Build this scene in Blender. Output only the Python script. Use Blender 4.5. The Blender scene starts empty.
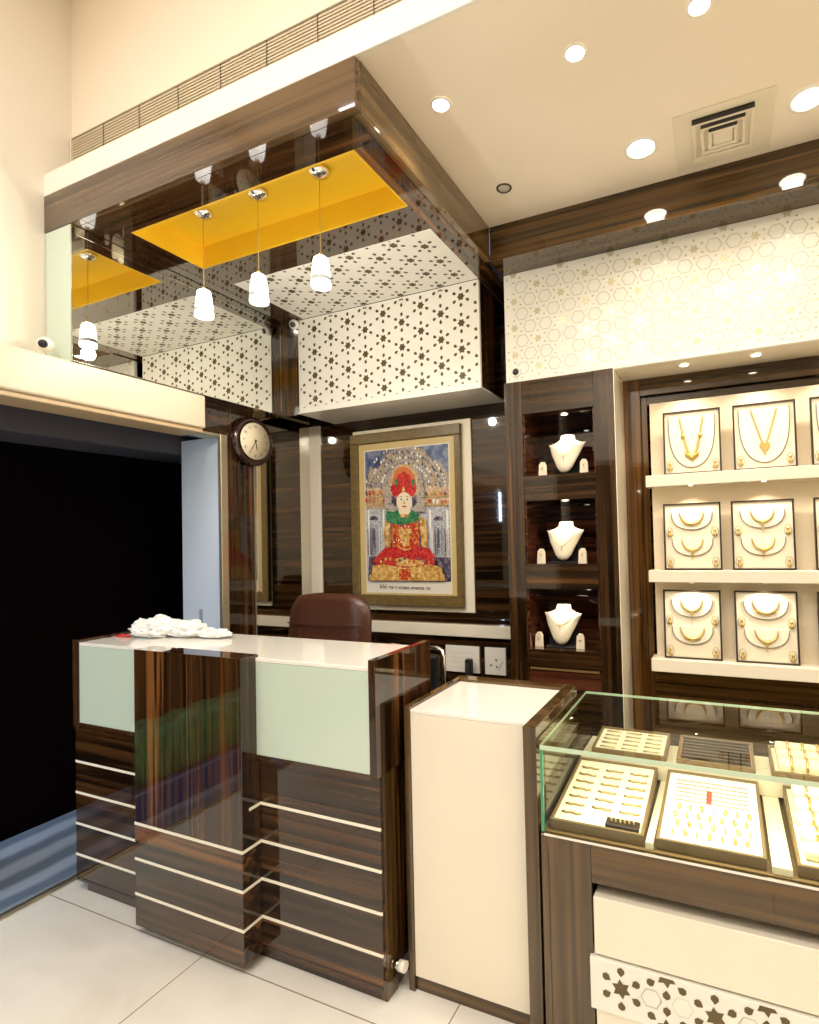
import bpy, bmesh, math, random
from mathutils import Vector, Matrix
random.seed(7)
S = bpy.context.scene
COL = S.collection
PI = math.pi

# ------------------------------------------------------------------ materials
def newmat(name):
    m = bpy.data.materials.new(name); m.use_nodes = True
    nt = m.node_tree; b = nt.nodes['Principled BSDF']
    return m, nt, b

def plain(name, col, rough=.5, metal=0, coat=0, ior=1.5, emit=None, es=0, trans=0):
    m, nt, b = newmat(name)
    b.inputs['Base Color'].default_value = (*col, 1)
    b.inputs['Roughness'].default_value = rough
    b.inputs['Metallic'].default_value = metal
    b.inputs['Coat Weight'].default_value = coat
    b.inputs['Coat Roughness'].default_value = .02
    b.inputs['IOR'].default_value = ior
    b.inputs['Transmission Weight'].default_value = trans
    if emit:
        b.inputs['Emission Color'].default_value = (*emit, 1)
        b.inputs['Emission Strength'].default_value = es
    return m

def ebony(name, grain, dark=(.012, .006, .003), mid=(.070, .030, .010), streak=(.30, .12, .035), seed=0., coat=1.0, amount=.55):
    """high-gloss macassar ebony laminate: fine streaks running along one axis"""
    m, nt, b = newmat(name)
    N, L = nt.nodes, nt.links
    tc = N.new('ShaderNodeTexCoord')
    mp = N.new('ShaderNodeMapping'); mp.inputs['Location'].default_value = (seed, seed * 1.7, seed * .6)
    def sc(f, s): return tuple(s if a == grain else f for a in 'xyz')
    L.new(tc.outputs['Object'], mp.inputs['Vector'])
    def streaks(f, s, det, dist):
        k = N.new('ShaderNodeMapping'); k.inputs['Scale'].default_value = sc(f, s)
        n = N.new('ShaderNodeTexNoise'); n.inputs['Scale'].default_value = 1.0
        n.inputs['Detail'].default_value = det; n.inputs['Distortion'].default_value = dist
        L.new(mp.outputs[0], k.inputs['Vector']); L.new(k.outputs[0], n.inputs['Vector'])
        return n.outputs['Fac']
    a = streaks(42, .9, 5, .25); c = streaks(11, .35, 2, .5)
    r1 = N.new('ShaderNodeValToRGB'); e = r1.color_ramp.elements
    e[0].position = .38; e[0].color = (*dark, 1); e[1].position = .62; e[1].color = (*mid, 1)
    L.new(a, r1.inputs['Fac'])
    r2 = N.new('ShaderNodeValToRGB'); e = r2.color_ramp.elements
    e[0].position = .56; e[0].color = (0, 0, 0, 1); e[1].position = .70; e[1].color = (1, 1, 1, 1)
    L.new(c, r2.inputs['Fac'])
    r3 = N.new('ShaderNodeValToRGB'); e = r3.color_ramp.elements
    e[0].position = .45; e[0].color = (0, 0, 0, 1); e[1].position = .58; e[1].color = (1, 1, 1, 1)
    L.new(a, r3.inputs['Fac'])
    mu = N.new('ShaderNodeMath'); mu.operation = 'MULTIPLY'
    L.new(r2.outputs[0], mu.inputs[0]); L.new(r3.outputs[0], mu.inputs[1])
    mu2 = N.new('ShaderNodeMath'); mu2.operation = 'MULTIPLY'; mu2.inputs[1].default_value = amount
    L.new(mu.outputs[0], mu2.inputs[0])
    mx = N.new('ShaderNodeMix'); mx.data_type = 'RGBA'; mx.inputs['B'].default_value = (*streak, 1)
    L.new(mu2.outputs[0], mx.inputs['Factor']); L.new(r1.outputs[0], mx.inputs['A'])
    L.new(mx.outputs['Result'], b.inputs['Base Color'])
    b.inputs['Roughness'].default_value = .06
    b.inputs['IOR'].default_value = 1.3
    b.inputs['Coat Weight'].default_value = coat; b.inputs['Coat Roughness'].default_value = .012; b.inputs['Coat IOR'].default_value = 1.5
    return m

def mottled(name, c1, c2, scale, rough=.5, coat=0, lo=.35, hi=.65, det=3, bump=0, stretch=(1, 1, 1)):
    m, nt, b = newmat(name); N, L = nt.nodes, nt.links
    tc = N.new('ShaderNodeTexCoord'); mp = N.new('ShaderNodeMapping'); mp.inputs['Scale'].default_value = stretch
    n = N.new('ShaderNodeTexNoise'); n.inputs['Scale'].default_value = scale; n.inputs['Detail'].default_value = det
    r = N.new('ShaderNodeValToRGB'); e = r.color_ramp.elements
    e[0].position = lo; e[0].color = (*c1, 1); e[1].position = hi; e[1].color = (*c2, 1)
    L.new(tc.outputs['Object'], mp.inputs[0]); L.new(mp.outputs[0], n.inputs['Vector']); L.new(n.outputs['Fac'], r.inputs['Fac'])
    L.new(r.outputs[0], b.inputs['Base Color'])
    b.inputs['Roughness'].default_value = rough; b.inputs['Coat Weight'].default_value = coat
    if bump:
        bp = N.new('ShaderNodeBump'); bp.inputs['Strength'].default_value = bump; bp.inputs['Distance'].default_value = .01
        L.new(n.outputs['Fac'], bp.inputs['Height']); L.new(bp.outputs[0], b.inputs['Normal'])
    return m

def tile_floor():
    m, nt, b = newmat('cream_floor_tiles'); N, L = nt.nodes, nt.links
    tc = N.new('ShaderNodeTexCoord')
    sx = N.new('ShaderNodeSeparateXYZ'); L.new(tc.outputs['Object'], sx.inputs[0])
    def joint(out, off, size):
        a = N.new('ShaderNodeMath'); a.operation = 'ADD'; a.inputs[1].default_value = off
        L.new(out, a.inputs[0])
        w = N.new('ShaderNodeMath'); w.operation = 'PINGPONG'; w.inputs[1].default_value = size / 2
        L.new(a.outputs[0], w.inputs[0])
        l = N.new('ShaderNodeMath'); l.operation = 'LESS_THAN'; l.inputs[1].default_value = .0022
        L.new(w.outputs[0], l.inputs[0]); return l.outputs[0]
    jx = joint(sx.outputs[0], 1.73 + .93 * 4, .93); jy = joint(sx.outputs[1], -1.403 + .93 * 6, .93)
    mxm = N.new('ShaderNodeMath'); mxm.operation = 'MAXIMUM'; L.new(jx, mxm.inputs[0]); L.new(jy, mxm.inputs[1])
    n = N.new('ShaderNodeTexNoise'); n.inputs['Scale'].default_value = 3; n.inputs['Detail'].default_value = 5
    n.inputs['Distortion'].default_value = 1.2
    L.new(tc.outputs['Object'], n.inputs['Vector'])
    r = N.new('ShaderNodeValToRGB'); e = r.color_ramp.elements
    e[0].position = .35; e[0].color = (.80, .77, .71, 1); e[1].position = .65; e[1].color = (.88, .86, .81, 1)
    L.new(n.outputs['Fac'], r.inputs['Fac'])
    mx = N.new('ShaderNodeMix'); mx.data_type = 'RGBA'; mx.inputs['B'].default_value = (.30, .25, .19, 1)
    L.new(mxm.outputs[0], mx.inputs['Factor']); L.new(r.outputs[0], mx.inputs['A'])
    L.new(mx.outputs['Result'], b.inputs['Base Color'])
    b.inputs['Roughness'].default_value = .12; b.inputs['Coat Weight'].default_value = .3
    return m

M = {}
M['eb_x'] = ebony('ebony_grain_along_x', 'x')
M['eb_z'] = ebony('ebony_grain_vertical', 'z', seed=3.1, amount=.62)
M['eb_y'] = ebony('ebony_grain_along_y', 'y', seed=5.7)
M['eb_front'] = ebony('ebony_canopy_face', 'x', dark=(.050, .029, .014), mid=(.145, .085, .042), streak=(.34, .19, .09), seed=2.2, amount=.7)  # brighter than the other ebony: reflection on the face put into the colour
M['eb_back'] = ebony('ebony_back_wall', 'x', dark=(.008, .004, .002), mid=(.052, .024, .008), streak=(.20, .085, .025), seed=11.)
M['eb_back_v'] = ebony('ebony_back_wall_vertical', 'z', dark=(.008, .004, .002), mid=(.052, .024, .008), streak=(.20, .085, .025), seed=12.)
M['eb_warm'] = ebony('ebony_warm_lit_frame', 'x', dark=(.022, .011, .003), mid=(.095, .048, .012), streak=(.24, .12, .03), seed=1.9)  # warmth of lamp-lit wood put into the ebony colours
M['eb_warm_v'] = ebony('ebony_warm_lit_frame_vertical', 'z', dark=(.030, .012, .003), mid=(.15, .066, .014), streak=(.32, .15, .04), seed=7.3)  # upright grain, display lamp warmth again mixed into the colour
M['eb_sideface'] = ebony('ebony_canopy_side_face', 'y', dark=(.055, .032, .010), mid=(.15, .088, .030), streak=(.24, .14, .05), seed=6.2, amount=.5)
M['eb_red'] = ebony('ebony_reddish_lining', 'x', dark=(.014, .005, .003), mid=(.10, .030, .014), streak=(.30, .09, .04), seed=9.)
M['eb_counter'] = ebony('ebony_counter_brown', 'x', dark=(.045, .024, .007), mid=(.125, .066, .019), streak=(.24, .125, .035), seed=4.4, amount=.5)
M['eb_counter_v'] = ebony('ebony_counter_brown_vertical', 'z', dark=(.045, .025, .008), mid=(.115, .064, .020), streak=(.20, .11, .035), seed=4.9, amount=.4)
M['ceil'] = mottled('ceiling_paint', (.90, .79, .65), (.91, .80, .66), 1.5, .7)
M['wallc'] = mottled('cream_wall_paint', (.79, .73, .62), (.81, .75, .64), 2, .55)
M['white'] = plain('white_gloss_paint', (.88, .85, .78), .25, coat=.3)
M['cream'] = plain('cream_laminate', (.86, .79, .66), .16, coat=.4)
M['creampanel'] = plain('cream_panel', (.83, .71, .53), .3)
M['top'] = plain('white_counter_top', (.92, .90, .84), .08, coat=.5)
M['fret'] = plain('white_fret_board', (.86, .84, .77), .4, coat=.05)
M['hole'] = plain('fret_hole_dark', (.085, .058, .020), .4)
M['holegold'] = plain('fret_inlay_gold', (.82, .76, .54), .2, metal=.35)
M['ring'] = plain('fret_groove_grey', (.58, .57, .49), .3)
M['holebrown'] = plain('fret_hole_brown', (.11, .072, .022), .35)
M['yellow'] = plain('yellow_recess_paint', (.80, .50, .020), .35)
M['mirror'] = plain('mirror', (.86, .87, .82), .0, metal=1)
M['darkmirror'] = plain('smoked_mirror', (.72, .68, .60), .02, metal=1)
M['mirroredge'] = plain('mirror_bevel', (.75, .72, .60), .1, metal=1)
M['frost'] = plain('pale_green_back_painted_glass', (.60, .72, .62), .10, coat=.6)
M['stripe'] = plain('cream_inlay_strip', (.95, .90, .76), .3)
M['chrome'] = plain('chrome', (.85, .84, .80), .12, metal=1)
M['steel'] = plain('brushed_steel', (.62, .62, .60), .3, metal=1)
M['gold'] = plain('polished_gold', (.66, .45, .14), .35, metal=.7)
M['darkgold'] = plain('antique_gold', (.42, .30, .14), .35, metal=.6)
M['palegold'] = plain('gold_piece_in_tray', (.80, .60, .28), .3, metal=.9)
M['velvet'] = plain('cream_velvet', (.84, .75, .58), .8)
M['padvelvet'] = plain('pale_pad_velvet', (.88, .81, .66), .8)
M['velvetline'] = plain('grey_pad_edge', (.15, .125, .10), .6)
M['trayframe'] = plain('dark_tray_frame', (.028, .016, .010), .35)
M['brownframe'] = plain('brown_wood_tray', (.17, .105, .040), .35)
M['black'] = plain('black_plastic', (.012, .012, .013), .35)
M['blackvelvet'] = plain('black_velvet', (.010, .008, .010), .9)
M['leather'] = mottled('brown_leather', (.060, .020, .010), (.080, .028, .014), 60, .30, bump=.08)
M['leatherline'] = plain('leather_seam', (.03, .010, .006), .5)
M['lamp'] = plain('lit_lamp', (1, 1, 1), .5, emit=(1, .90, .72), es=14)
M['lampdim'] = plain('dim_lamp_lens', (.55, .50, .42), .25)
M['led'] = plain('lit_led', (1, 1, 1), .5, emit=(1, .86, .60), es=18)
M['shade'] = plain('lit_frosted_glass_shade', (1, 1, 1), .3, emit=(1, .97, .92), es=2.6)
M['shadeband'] = plain('clear_glass_band', (.55, .60, .62), .1)
M['cable'] = plain('pendant_cable', (.45, .34, .12), .4)
M['grille'] = plain('air_grille_slat', (.62, .53, .38), .45)
M['grilleback'] = plain('air_grille_dark', (.10, .075, .045), .8)
M['diff'] = plain('air_diffuser_white', (.80, .71, .56), .5)
M['diffdark'] = plain('air_diffuser_slot', (.02, .016, .012), .7)
M['doorleaf'] = plain('sky_tinted_frosted_glass', (.66, .76, .90), .18, coat=.4)  # blue of the reflected sky put into the glass colour
M['alum'] = plain('champagne_aluminium', (.66, .60, .46), .3, metal=.8)
M['night'] = plain('night_black_wall', (.0035, .002, .0025), 1.0)  # near-black colour stands in for the night beyond the entrance
M['night'].node_tree.nodes['Principled BSDF'].inputs['Specular IOR Level'].default_value = 0
M['nightglass'] = plain('added_dark_glass', (.02, .03, .035), .03, coat=1)
M['beam'] = plain('beam_cream_paint', (.68, .59, .45), .35)
M['beamedge'] = plain('beam_edge_profile', (.62, .46, .28), .35)
M['header'] = plain('grey_blue_shutter_box', (.075, .075, .10), .5)
M['clockface'] = plain('clock_dial', (.88, .78, .58), .4)
M['clockrim'] = plain('dark_clock_case', (.030, .012, .010), .15, coat=.8)
M['ink'] = plain('dark_ink', (.03, .02, .015), .6)
M['pictframe'] = mottled('olive_brown_picture_frame', (.13, .085, .025), (.18, .12, .04), 40, .35, stretch=(1, 1, 1))
M['mat'] = plain('gold_mount', (.62, .47, .20), .35)
M['backboard'] = plain('cream_back_board', (.86, .78, .62), .4)
M['bag'] = plain('white_thin_plastic', (.85, .85, .84), .35)
M['red'] = plain('red_tape', (.55, .02, .02), .5)
M['bangle'] = plain('gold_bangle', (.95, .62, .20), .22, metal=.95)
M['roll'] = plain('cream_cushion_roll', (.92, .84, .62), .7)
M['pink'] = plain('dusty_pink_card', (.60, .30, .22), .6)
M['pencil'] = plain('red_case', (.50, .06, .04), .4)
M['trough'] = plain('blue_planter_trough', (.05, .09, .30), .4)
M['handlegrey'] = plain('grey_door_handle', (.26, .30, .36), .5)
M['slots'] = plain('socket_slots', (.20, .17, .13), .6)

def glassmat():
    m, nt, b = newmat('clear_counter_glass')
    nt.nodes.remove(b); out = nt.nodes['Material Output']
    t = nt.nodes.new('ShaderNodeBsdfTransparent'); t.inputs[0].default_value = (.95, .985, .955, 1)
    g = nt.nodes.new('ShaderNodeBsdfGlossy'); g.inputs['Roughness'].default_value = .0
    f = nt.nodes.new('ShaderNodeFresnel'); f.inputs['IOR'].default_value = 1.40
    ge = nt.nodes.new('ShaderNodeNewGeometry'); iv = nt.nodes.new('ShaderNodeMath'); iv.operation = 'SUBTRACT'; iv.inputs[0].default_value = 1
    ml = nt.nodes.new('ShaderNodeMath'); ml.operation = 'MULTIPLY'
    nt.links.new(ge.outputs['Backfacing'], iv.inputs[1]); nt.links.new(iv.outputs[0], ml.inputs[0]); nt.links.new(f.outputs[0], ml.inputs[1])
    mx = nt.nodes.new('ShaderNodeMixShader')
    nt.links.new(ml.outputs[0], mx.inputs[0]); nt.links.new(t.outputs[0], mx.inputs[1]); nt.links.new(g.outputs[0], mx.inputs[2])
    nt.links.new(mx.outputs[0], out.inputs[0])
    return m
M['glass'] = glassmat()
M['glassedge'] = plain('green_glass_edge', (.55, .70, .52), .08, coat=.5)
M['glassdark'] = plain('deep_green_glass_edge', (.05, .30, .17), .08, coat=.5)
M['floor'] = tile_floor()

def outside_floor():
    m, nt, b = newmat('blue_grey_outdoor_planks'); N, L = nt.nodes, nt.links
    tc = N.new('ShaderNodeTexCoord'); w = N.new('ShaderNodeTexWave'); w.wave_type = 'BANDS'; w.bands_direction = 'X'
    w.inputs['Scale'].default_value = 1.6; w.inputs['Distortion'].default_value = 3.5; w.inputs['Detail'].default_value = 3
    L.new(tc.outputs['Object'], w.inputs['Vector'])
    r = N.new('ShaderNodeValToRGB'); e = r.color_ramp.elements
    e[0].position = .2; e[0].color = (.15, .20, .28, 1); e[1].position = .8; e[1].color = (.34, .42, .54, 1)
    L.new(w.outputs['Fac'], r.inputs[0]); L.new(r.outputs[0], b.inputs['Base Color'])
    b.inputs['Roughness'].default_value = .22
    return m
M['outfloor'] = outside_floor()

# ------------------------------------------------------------------ mesh tools
class MB:
    def __init__(s): s.b = bmesh.new(); s.mats = []
    def mi(s, m):
        if m not in s.mats: s.mats.append(m)
        return s.mats.index(m)
    def _fin(s, faces, m, smooth=False):
        k = s.mi(m)
        for f in faces: f.material_index = k; f.smooth = smooth
    def box(s, x0, x1, y0, y1, z0, z1, m, bev=0, seg=1):
        t = bmesh.new(); bmesh.ops.create_cube(t, size=1)
        for v in t.verts:
            v.co = Vector(((x0 + x1) / 2 + v.co.x * (x1 - x0), (y0 + y1) / 2 + v.co.y * (y1 - y0), (z0 + z1) / 2 + v.co.z * (z1 - z0)))
        if bev: bmesh.ops.bevel(t, geom=t.edges[:], offset=bev, segments=seg, profile=.5, affect='EDGES')
        s.merge(t, m, smooth=False); return s
    def merge(s, t, m, smooth=False, mat4=None):
        vm = {}
        for v in t.verts: vm[v] = s.b.verts.new(mat4 @ v.co if mat4 else v.co)
        fs = []
        for f in t.faces:
            try: fs.append(s.b.faces.new([vm[v] for v in f.verts]))
            except ValueError: pass
        s._fin(fs, m, smooth); t.free()
    def grid(s, rows, m, close=True, caps=True, smooth=True):
        R = [[s.b.verts.new(Vector(p)) for p in r] for r in rows]; fs = []
        n = len(R[0])
        for i in range(len(R) - 1):
            for j in range(n if close else n - 1):
                k = (j + 1) % n
                fs.append(s.b.faces.new([R[i][j], R[i][k], R[i + 1][k], R[i + 1][j]]))
        s._fin(fs, m, smooth)
        if caps and close:
            s._fin([s.b.faces.new(R[0][::-1]), s.b.faces.new(R[-1])], m, False)
        return s
    def lathe(s, prof, c, m, seg=24, axis='z', smooth=True, caps=True):
        rows = []
        for r, h in prof:
            row = []
            for k in range(seg):
                a = 2 * PI * k / seg; u, v = r * math.cos(a), r * math.sin(a)
                p = {'z': (u, v, h), 'y': (u, h, v), 'x': (h, u, v)}[axis]
                row.append((c[0] + p[0], c[1] + p[1], c[2] + p[2]))
            rows.append(row)
        return s.grid(rows, m, True, caps, smooth)
    def cyl(s, c, r, h, m, axis='z', seg=20, r2=None):
        return s.lathe([(r, 0), (r if r2 is None else r2, h)], c, m, seg, axis)
    def tube(s, pts, r, m, seg=8, caps=True, closed=False):
        pts = [Vector(p) for p in pts]; n = len(pts); rows = []
        up = Vector((.13, .97, .21)).normalized()
        for i, p in enumerate(pts):
            if closed: t = pts[(i + 1) % n] - pts[i - 1]
            else: t = pts[min(i + 1, n - 1)] - pts[max(i - 1, 0)]
            if t.length < 1e-9: t = Vector((0, 0, 1))
            t.normalize(); a = t.cross(up)
            if a.length < .1: a = t.cross(Vector((1, 0, 0)))
            a.normalize(); b = t.cross(a)
            rr = r[i] if isinstance(r, (list, tuple)) else r
            rows.append([p + rr * (a * math.cos(2 * PI * k / seg) + b * math.sin(2 * PI * k / seg)) for k in range(seg)])
        if closed: rows.append(rows[0]); return s.grid(rows, m, True, False)
        return s.grid(rows, m, True, caps)
    def plate(s, pts, plane, d0, d1, m):
        """extruded polygon; pts 2D; plane 'xz' (depth = y), 'xy' (depth = z), 'yz' (depth = x)"""
        f3 = {'xz': lambda p, d: (p[0], d, p[1]), 'xy': lambda p, d: (p[0], p[1], d), 'yz': lambda p, d: (d, p[0], p[1])}[plane]
        a = [s.b.verts.new(f3(p, d0)) for p in pts]; c = [s.b.verts.new(f3(p, d1)) for p in pts]
        n = len(pts); fs = [s.b.faces.new(a), s.b.faces.new(c[::-1])]
        for i in range(n): fs.append(s.b.faces.new([a[i], c[i], c[(i + 1) % n], a[(i + 1) % n]]))
        s._fin(fs, m); return s
    def ringplate(s, outer, inner, plane, d, m):
        f3 = {'xz': lambda p: (p[0], d, p[1]), 'xy': lambda p: (p[0], p[1], d)}[plane]
        a = [s.b.verts.new(f3(p)) for p in outer]; c = [s.b.verts.new(f3(p)) for p in inner]; n = len(outer)
        s._fin([s.b.faces.new([a[i], a[(i + 1) % n], c[(i + 1) % n], c[i]]) for i in range(n)], m); return s
    def flat(s, pts, plane, d, m):
        f3 = {'xz': lambda p: (p[0], d, p[1]), 'xy': lambda p: (p[0], p[1], d)}[plane]
        s._fin([s.b.faces.new([s.b.verts.new(f3(p)) for p in pts])], m); return s
    def build(s, name, parent=None, origin=None, label=None, cat=None, group=None, kind=None, raw=False):
        """verts are in world coordinates; a child is shifted by its root's location"""
        bmesh.ops.recalc_face_normals(s.b, faces=s.b.faces[:])
        if origin is None:
            if parent is not None: origin = (0, 0, 0) if raw else rootloc(parent)
            else:
                xs = [v.co for v in s.b.verts]
                origin = ((min(v.x for v in xs) + max(v.x for v in xs)) / 2, (min(v.y for v in xs) + max(v.y for v in xs)) / 2, min(v.z for v in xs))
        o3 = Vector(origin)
        if not raw:
            for v in s.b.verts: v.co -= o3
        me = bpy.data.meshes.new(name); s.b.to_mesh(me); s.b.free()
        for m in s.mats: me.materials.append(M[m])
        o = bpy.data.objects.new(name, me); COL.objects.link(o)
        if parent is not None: o.parent = parent
        elif not raw: o.location = o3
        tag(o, label, cat, group, kind); return o

def rootloc(o):
    v = Vector(o.location)
    while o.parent: o = o.parent; v = v + Vector(o.location)
    return tuple(v)

def tag(o, label=None, cat=None, group=None, kind=None):
    if label: o['label'] = label
    if cat: o['category'] = cat
    if group: o['group'] = group
    if kind: o['kind'] = kind
    return o

def thing(name, label, cat, loc=(0, 0, 0), group=None):
    o = bpy.data.objects.new(name, None); o.empty_display_size = .05
    COL.objects.link(o); o.location = loc
    return tag(o, label, cat, group)

def dup(root, loc, label=None, rot=None, group=None):
    def cp(o, par):
        c = o.copy(); COL.objects.link(c)
        if par is not None: c.parent = par
        for ch in list(o.children): cp(ch, c)
        return c
    r = cp(root, None); r.location = loc
    if rot: r.rotation_euler = rot
    if label: r['label'] = label
    if group: r['group'] = group
    return r

def struct(name, mb): return mb.build(name, origin=(0, 0, 0), kind='structure')

# ------------------------------------------------------------------ levels measured on the place
XL = -2.63            # left wall plane
YB = 2.95             # back wall of the niche
ZC = 2.97             # main ceiling
XR = 1.45             # right wall
YF = -2.6             # wall behind the camera
ZH = 3.95             # high ceiling over the entrance bay
YC = 1.393            # front plane of canopy and white fascia
ZU = 2.80             # underside of canopy
XC = -1.005           # right side of canopy
FX0, FX1, FY0, FY1 = -2.30, -1.127, 2.09, 2.61

# ------------------------------------------------------------------ shell
struct('floor', MB().box(XL - .02, XR + .1, YF, 3.2, -.06, 0, 'floor'))
struct('floor_outside', MB().box(-3.36, XL - .02, -2.5, 3.2, -.07, -.012, 'outfloor'))
struct('wall_outside', MB().box(-3.46, -3.36, -2.6, 3.3, -.07, 4.3, 'night').box(-3.36, -2.735, 3.2, 3.3, -.07, 4.3, 'night').box(-3.36, -2.735, -2.7, -2.6, -.07, 4.3, 'night'))
struct('trim_sill', MB().box(XL - .045, XL + .0, -1.0, 2.30, -.012, .006, 'alum').box(XL - .022, XL - .014, -1.0, 2.30, .006, .012, 'steel'))
w = MB()
w.box(XL - .1, XL, YF, -1.0, 0, 4.2, 'wallc')
w.box(XL - .1, XL, -1.0, 2.33, 2.07, 4.2, 'wallc')
w.box(XL - .1, XL, 2.262, 3.2, 0, 2.07, 'wallc').box(XL - .1, XL, 2.33, 3.2, 2.07, 4.2, 'wallc')
struct('wall_left', w)
struct('trim_shutter_box', MB().box(-3.20, -2.885, -1.2, 2.6, 1.975, 2.35, 'header', .004).box(-2.884, XL - .1, -1.2, 2.6, 2.085, 2.35, 'header'))
XM, XP = -2.450, -2.550     # face of the mirror box and beam; face of the panelling beside the door
w = MB()
w.box(XL, XM + .004, -1.2, 2.04, 2.052, 2.2235, 'beam', .010, 3)
w.box(XL, XM - .012, -1.2, 2.035, 2.030, 2.0525, 'beamedge', .004)
struct('trim_beam', w)
w = MB()
w.box(XL, XM, 1.4015, 2.614, 2.2245, ZU - .001, 'eb_y')
w.box(XL + .012, XM + .0, 1.3950, 1.4010, 2.225, ZU - .001, 'frost')
w.box(XL + .001, XL + .0115, 1.3935, 1.4010, 2.225, ZU - .001, 'ring')
w.box(XM + .0005, -2.336, 2.614, 2.63, 2.2255, ZU - .001, 'eb_z')
struct('trim_mirror_box', w)
w = MB()
w.box(XL, XP, 2.0405, 2.262, 2.062, 2.2240, 'eb_y')
w.box(XL, XP, 2.262, 2.452, 0, 2.2240, 'eb_z')
w.box(XL, XP - .001, 2.452, YB, 0, 2.246, 'eb_z')
w.box(XL, XP, 2.615, YB, 2.262, ZU - .001, 'eb_z')
struct('trim_left_panelling', w)
struct('trim_door_frame', MB().box(XP - .020, XP + .006, 2.215, 2.2615, 0, 2.0615, 'alum', .003).box(XL - .02, XP + .006, 2.041, 2.2145, 2.045, 2.0615, 'alum', .003))
struct('wall_back', MB().box(XL - .1, -1.012, YB, YB + .1, 0, 3.1, 'eb_back'))
struct('wall_back_display', MB().box(-1.012, XR + .1, 3.04, 3.14, 0, 3.1, 'eb_x'))
struct('wall_right', MB().box(XR, XR + .1, YF, 3.14, 0, 4.2, 'wallc'))
struct('wall_front', MB().box(XL - .1, XR + .1, YF - .1, YF, 2.5, 4.2, 'wallc').box(XL - .1, XL + .35, YF - .1, YF, 0, 2.5, 'wallc').box(XR - .25, XR + .1, YF - .1, YF, 0, 2.5, 'wallc'))
w = MB().box(XL + .35, XR - .25, YF - .07, YF - .06, .06, 2.44, 'nightglass')
for x in (XL + .35, -1.40, -.25, XR - .30): w.box(x, x + .05, YF - .09, YF - .03, 0, 2.5, 'alum')
w.box(XL + .40, XR - .30, YF - .09, YF - .03, 2.44, 2.5, 'alum').box(XL + .40, XR - .30, YF - .09, YF - .03, 0, .06, 'alum')
struct('window_added_dark', w)  # unseen dark shopfront added to darken what the glossy wood reflects
c = MB()
c.box(XC - .02, XR + .05, YC + .0125, 3.1, ZC, ZC + .08, 'ceil')
c.box(XL - .05, XR + .05, 1.507, 1.56, ZC + .06, 4.2, 'ceil')
struct('ceiling', c)
struct('ceiling_entrance', MB().box(XL - .1, XR + .1, YF - .1, 1.56, ZH, ZH + .1, 'ceil'))
struct('trim_fascia', MB().box(XL, XR, YC, YC + .012, 2.962, 3.060, 'white', .002).box(XL, XR, YC + .012, 1.507, 3.05, 3.060, 'white'))

# cream upright lining and horizontal ledge of the back wall
struct('trim_back_lining', MB().box(XP + .001, -2.458, YB - .014, YB, 0, 2.226, 'cream', .002))
struct('trim_ledge', MB().box(-2.46, -1.012, YB - .05, YB, .875, .945, 'cream', .003).box(-2.46, -1.012, YB - .015, YB, .945, .975, 'eb_x'))

# ------------------------------------------------------------------ fret patterns
def star6(cx, cy, R, r, rot=0, n=6):
    return [(cx + (R if k % 2 == 0 else r) * math.cos(rot + PI * k / n), cy + (R if k % 2 == 0 else r) * math.sin(rot + PI * k / n)) for k in range(2 * n)]
def petal(cx, cy, ang, d, l, wd):
    u = (math.cos(ang), math.sin(ang)); v = (-u[1], u[0])
    def P(a, b): return (cx + u[0] * (d + a) + v[0] * b, cy + u[1] * (d + a) + v[1] * b)
    return [P(-l * .55, 0), P(-l * .1, wd * .5), P(l * .28, wd * .46), P(l * .5, 0), P(l * .28, -wd * .46), P(-l * .1, -wd * .5)]
def clip(poly, x0, x1, y0, y1):
    def cut(ps, f):
        out = []
        for i in range(len(ps)):
            a, b = ps[i - 1], ps[i]; fa, fb = f(a), f(b)
            if (fa >= 0) != (fb >= 0):
                t = fa / (fa - fb); out.append((a[0] + (b[0] - a[0]) * t, a[1] + (b[1] - a[1]) * t))
            if fb >= 0: out.append(b)
        return out
    for f in (lambda p: p[0] - x0, lambda p: x1 - p[0], lambda p: p[1] - y0, lambda p: y1 - p[1]):
        poly = cut(poly, f)
        if len(poly) < 3: return None
    return poly
def fret(mb, centres, plane, d, box, m, R=.0235, r=.0155, pd=.044, pl=.024, pw=.0165, n=6, rot=PI / 2):
    for (a, b) in centres:
        for q in [star6(a, b, R, r, rot + PI / 6)] + [petal(a, b, rot + k * PI / 3, pd, pl, pw) for k in range(6)]:
            q = clip(q, *box)
            if q: mb.flat(q, plane, d, m)

# ------------------------------------------------------------------ canopy over the desk
cn = thing('canopy', 'dark glossy wood ceiling canopy with a yellow recess above the desk', 'ceiling canopy', (-1.8, 1.7, ZU))
m = MB().box(XL + .001, XC, YC, YC + .03, ZU, 2.962, 'eb_front', .0015)
m.build('front_board', cn, label='streaky front board, reflected brightness put into its brown')
MB().box(XC - .03, XC, YC + .031, 2.47, ZU, ZC, 'eb_sideface', .0015).build('side_board', cn)
m = MB()
m.box(XL + .001, XC - .031, YC + .031, 1.548, ZU, ZU + .02, 'eb_x')
m.box(XL + .001, FX0 + .005, 1.548, YB - .001, ZU, ZU + .02, 'eb_y')
m.box(FX1, XC - .031, 1.548, YB - .001, ZU, ZU + .02, 'eb_y')
m.box(FX0 + .005, FX1, 1.910, FY0, ZU, ZU + .02, 'eb_x')
m.build('soffit_border', cn)
ry = MB()
zt = 2.905
ry.box(FX0 + .005, FX1, 1.548, 1.556, ZU + .0005, zt, 'yellow').box(FX0 + .005, FX1, 1.902, 1.910, ZU + .0005, zt, 'yellow')
ry.box(FX0 + .005, FX0 + .013, 1.556, 1.902, ZU + .0005, zt, 'yellow').box(FX1 - .008, FX1, 1.556, 1.902, ZU + .0005, zt, 'yellow')
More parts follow.
